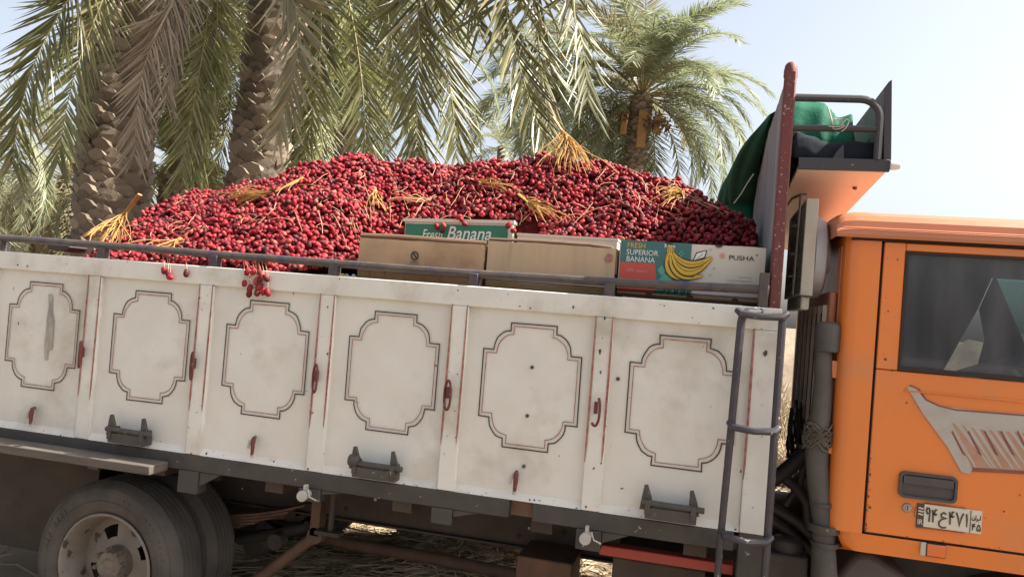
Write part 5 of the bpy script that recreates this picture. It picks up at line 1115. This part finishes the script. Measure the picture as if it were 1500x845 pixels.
# whole palms further back
def far_palm(label, crown, nfr, L_, mt, seed, rtr=.2, ll=.42, lw=.03, nl=48, elr=(-25, 85), Dr=(60, 110), azr=(0, 6.283), split=False, lean=(0, 0), name='date_palm', boots=True, clear=None, grp='date palms behind the truck'):
    crown = np.array(crown, float); base = np.array([crown[0]+lean[0], crown[1]+lean[1], GROUND]); root = empty(name, tuple(base), label, 'palm tree', grp)
    if boots: trunk(root, base, crown, rtr*1.1, rtr, singles=False, bw=rtr*.9, bh=rtr*.7, bo=rtr*.35)
    else: MB().tube([base, (base+crown)/2, crown], [rtr*1.2, rtr, rtr], 10).build('trunk', 'bark', root)
    r_ = np.random.default_rng(seed)
    for k in range(nfr):
        az = azr[0]+(azr[1]-azr[0])*((k*.618034) % 1)+r_.normal()*.1; q = r_.random(); el = elr[0]+(elr[1]-elr[0])*q; D = Dr[0]+(Dr[1]-Dr[0])*(1-q*.6)*r_.uniform(.85, 1.1)
        if clear is not None and el < 14 and math.cos(az-clear) > .8: continue
        P, lv = frond_frames(arch(crown, az, el, L_*r_.uniform(.82, 1.08), D, curl=r_.normal()*.25), int(nl*1.45), ll, lw*.75, seed*500+k, start=.16, droop=.12, vee=.3); joined_frond(P, lv, .02*L_/3, mt if r_.random() > .12 else ('frondpale' if mt != 'frondpale' else mt), 'rachis', root)
    return root
R5 = far_palm('slender date palm with orange cut leaf bases standing apart near the headboard', at(940, 142, 12.5), 70, 2.9, 'frondblue', 11, rtr=.19, ll=.46, lw=.030, nl=54, elr=(-40, 90), Dr=(45, 110), clear=-1.47, lean=(-.15, 0))
c5_ = at(938, 150, 12.5)
for k, (u, v, w_, h_) in enumerate(((940, 188, .15, .75), (914, 180, .11, .45), (962, 182, .10, .35))):
    p = at(u, v, 12.28-.05*k); b = MB(); b.prism([(p[0]-w_*.6, p[2]-h_*.5), (p[0]+w_*.5, p[2]-h_*.5), (p[0]+w_*.75, p[2]+h_*.5), (p[0]-w_*.5, p[2]+h_*.45)], p[1]-.06, p[1]+.08); b.build('cut_leaf_base', 'boothalf', R5, bevel=.02)
b = MB()
for (u, v) in ((905, 170), (885, 195), (972, 180), (955, 178)):
    p = at(u, v, 12.1)
    for k in range(34): q = p+rng.normal(size=3)*np.array([.10, .08, .10]); b.tube([q, q+rng.normal(size=3)*.04], .02, 5)
o = b.build('fruit_bunch', 'rust', R5); stuff(o)
far_palm('green date palm crowded between the two big trunks', at(290, 20, 7.5), 32, 3.1, 'frondmid', 21, ll=.46, lw=.032, elr=(-60, 70), Dr=(60, 110), azr=(3.3, 6.6))
far_palm('grey green date palm behind the thinner pale trunk', at(515, 50, 9.5), 36, 3.4, 'frondblue', 22, ll=.48, lw=.034, elr=(-50, 85), Dr=(60, 110))
far_palm('low green date palm filling the gap beside the thinner trunk', at(430, 130, 7.2), 20, 2.5, 'frondmid', 28, ll=.44, lw=.03, elr=(-60, 60), Dr=(60, 105), azr=(3.2, 6.4))
far_palm('pale dusty bushy palm beyond the thick trunk', at(98, 262, 15), 44, 3.0, 'frondpale', 23, ll=.5, lw=.036, elr=(-65, 80), Dr=(60, 110))
far_palm('grey date palm at the far end behind the guard rail', at(-15, 165, 9.5), 20, 3.0, 'frondblue', 24, ll=.46, lw=.032, elr=(-70, 60), Dr=(60, 110))
far_palm('dark date palm hidden behind the hanging olive fronds', at(815, 135, 14), 30, 3.0, 'frondblue', 25, ll=.5, lw=.034, elr=(-50, 70), Dr=(70, 120))
far_palm('short bushy palm beside the foot of the thick trunk', at(255, 250, 9), 26, 2.3, 'frondmid', 26, ll=.42, lw=.03, elr=(-40, 85), Dr=(60, 110))
far_palm('small young palm low behind the guard rail', at(45, 345, 16), 24, 1.8, 'frondmid', 27, ll=.4, lw=.034, nl=34, elr=(-20, 85), Dr=(60, 100), boots=False)
for k, (u, v, Y, lab) in enumerate(((8, 300, 30, 'distant hazy palm at the far end of the guard rail'), (62, 322, 40, 'tiny hazy palm far behind the pale bushy palm'), (735, 215, 34, 'distant palm in the sky gap between the hanging fronds'))):
    far_palm(lab, at(u, v, Y), 22, 3.2, 'frondblue', 40+k, ll=.6, lw=.06, nl=22, boots=False, grp='distant palms of the grove')

# earth bank and dry bushes beyond the truck
b = MB(); nx_, ny_ = 70, 10
for j in range(ny_+1):
    for i in range(nx_+1):
        x = -14+40*i/nx_; y_ = 15+9*j/ny_; h = 2.1*math.sin(math.pi*j/ny_)**.8*(.75+.2*math.sin(.7*x)+.12*math.sin(2.3*x+y_))*min(1, i/6, (nx_-i)/6)
        b.v.append((x+.3*math.sin(y_*2), y_, GROUND-.15+h+.10*math.sin(4.1*x)*math.sin(3.3*y_)))
for j in range(ny_):
    for i in range(nx_): q = j*(nx_+1)+i; b.f.append([q, q+1, q+nx_+2, q+nx_+1]); b.m.append(0)
tag(b.build('earth_bank', 'ground', None, smooth=180), 'low sandy earth bank behind the truck', None, kind='structure')
for k, (u, v, Y, hgt, lab) in enumerate(((1152, 500, 9.5, 1.0, 'tall dry bush seen through the gap between bed and cab'), (1168, 560, 6.0, .75, 'low tangled dry bush beside the cab seen through the gap'), (40, 352, 12.0, 1.3, 'green brown bush under the guard rail at the end of the truck'))):
    p = at(u, v, Y); b = MB()
    for q in range(170):
        a = rng.uniform(0, 6.28); el = rng.uniform(.3, 1.5); L_ = hgt*rng.uniform(.5, 1.1); o_ = np.array([p[0]+rng.normal()*.12, Y+rng.normal()*.12, GROUND-.05]); d_ = np.array([math.cos(a)*math.cos(el), math.sin(a)*math.cos(el), math.sin(el)])
        m_ = o_+d_*L_*.6+rng.normal(size=3)*.05; b.tube([o_, m_, m_+d_*L_*.4+rng.normal(size=3)*.08+np.array([0, 0, -.1*L_])], [.007, .005, .002], 4, cap=False)
        for r__ in range(2): e_ = m_+rng.normal(size=3)*.14; b.tube([m_, e_], [.004, .0015], 3, cap=False)
    tag(b.build('dry_bush', 'straw' if k < 2 else 'frondpale', None, smooth=None), lab, 'bush')
# ------------------------------------------------------------------ dry litter on the ground
def strawh(x, y_): d = ((x-1.05)/1.05)**2+((y_-1.6)/.8)**2; return .30*math.exp(-1.3*d)*(.78+.3*math.sin(5.2*x+1.5))+.02*math.sin(13*x)*math.sin(11*y_)
b = MB(); n_ = 30; SH = empty('straw_heap', (1.0, 1.25, GROUND), 'heap of dry palm straw lying on the ground under the truck', 'straw'); SH['kind'] = 'stuff'
for i in range(n_+1):
    for j in range(n_+1):
        x = -.1+2.6*i/n_; y_ = .55+2.1*j/n_; b.v.append((x, y_, GROUND-.04+strawh(x, y_)))
for i in range(n_):
    for j in range(n_): q = i*(n_+1)+j; b.f.append([q, q+n_+1, q+n_+2, q+1]); b.m.append(0)
stuff(b.build('straw_mass', 'strawbase', SH, smooth=180))
b = MB()
for k in range(2000):
    x = rng.normal(1.05, .5); y_ = rng.normal(1.5, .42); z = GROUND-.03+strawh(x, y_); a = rng.normal(.3, .7); L_ = rng.uniform(.12, .42); c = rng.uniform(-.8, .8)
    b.tube([(x+L_*s*math.cos(a+c*s), y_+L_*s*math.sin(a+c*s), z+.012+.06*(.25-s*s)*rng.uniform(.3, 1)) for s in (-.5, -.17, .17, .5)], rng.uniform(.0025, .005), 4, cap=False)
stuff(b.build('straw_stems', 'straw', SH, smooth=None))
b = MB()
for k in range(8000):
    x = rng.uniform(-7, 9); y_ = rng.uniform(-1, 12); 
    if k % 2: x = rng.uniform(1.5, 5); y_ = rng.uniform(1.6, 12)
    a = rng.uniform(0, 6.28); L_ = rng.uniform(.08, .35); z = GROUND-.015
    lift = rng.uniform(.01, .16) if rng.random() < .35 else .015
    b.tube([(x, y_, z), (x+.5*L_*math.cos(a), y_+.5*L_*math.sin(a), z+lift*.8), (x+L_*math.cos(a), y_+L_*math.sin(a), z+lift)], [.006, .005, .002], 3, cap=False)
tag(b.build('dry_litter', 'straw', None, smooth=None), 'dry grass and palm litter scattered on the sand', 'litter', kind='stuff')

# everything was measured from the board's top edge: set the ground at height zero
for o in SC.objects:
    if o.parent is None and o is not cam: o.location.z -= GROUND
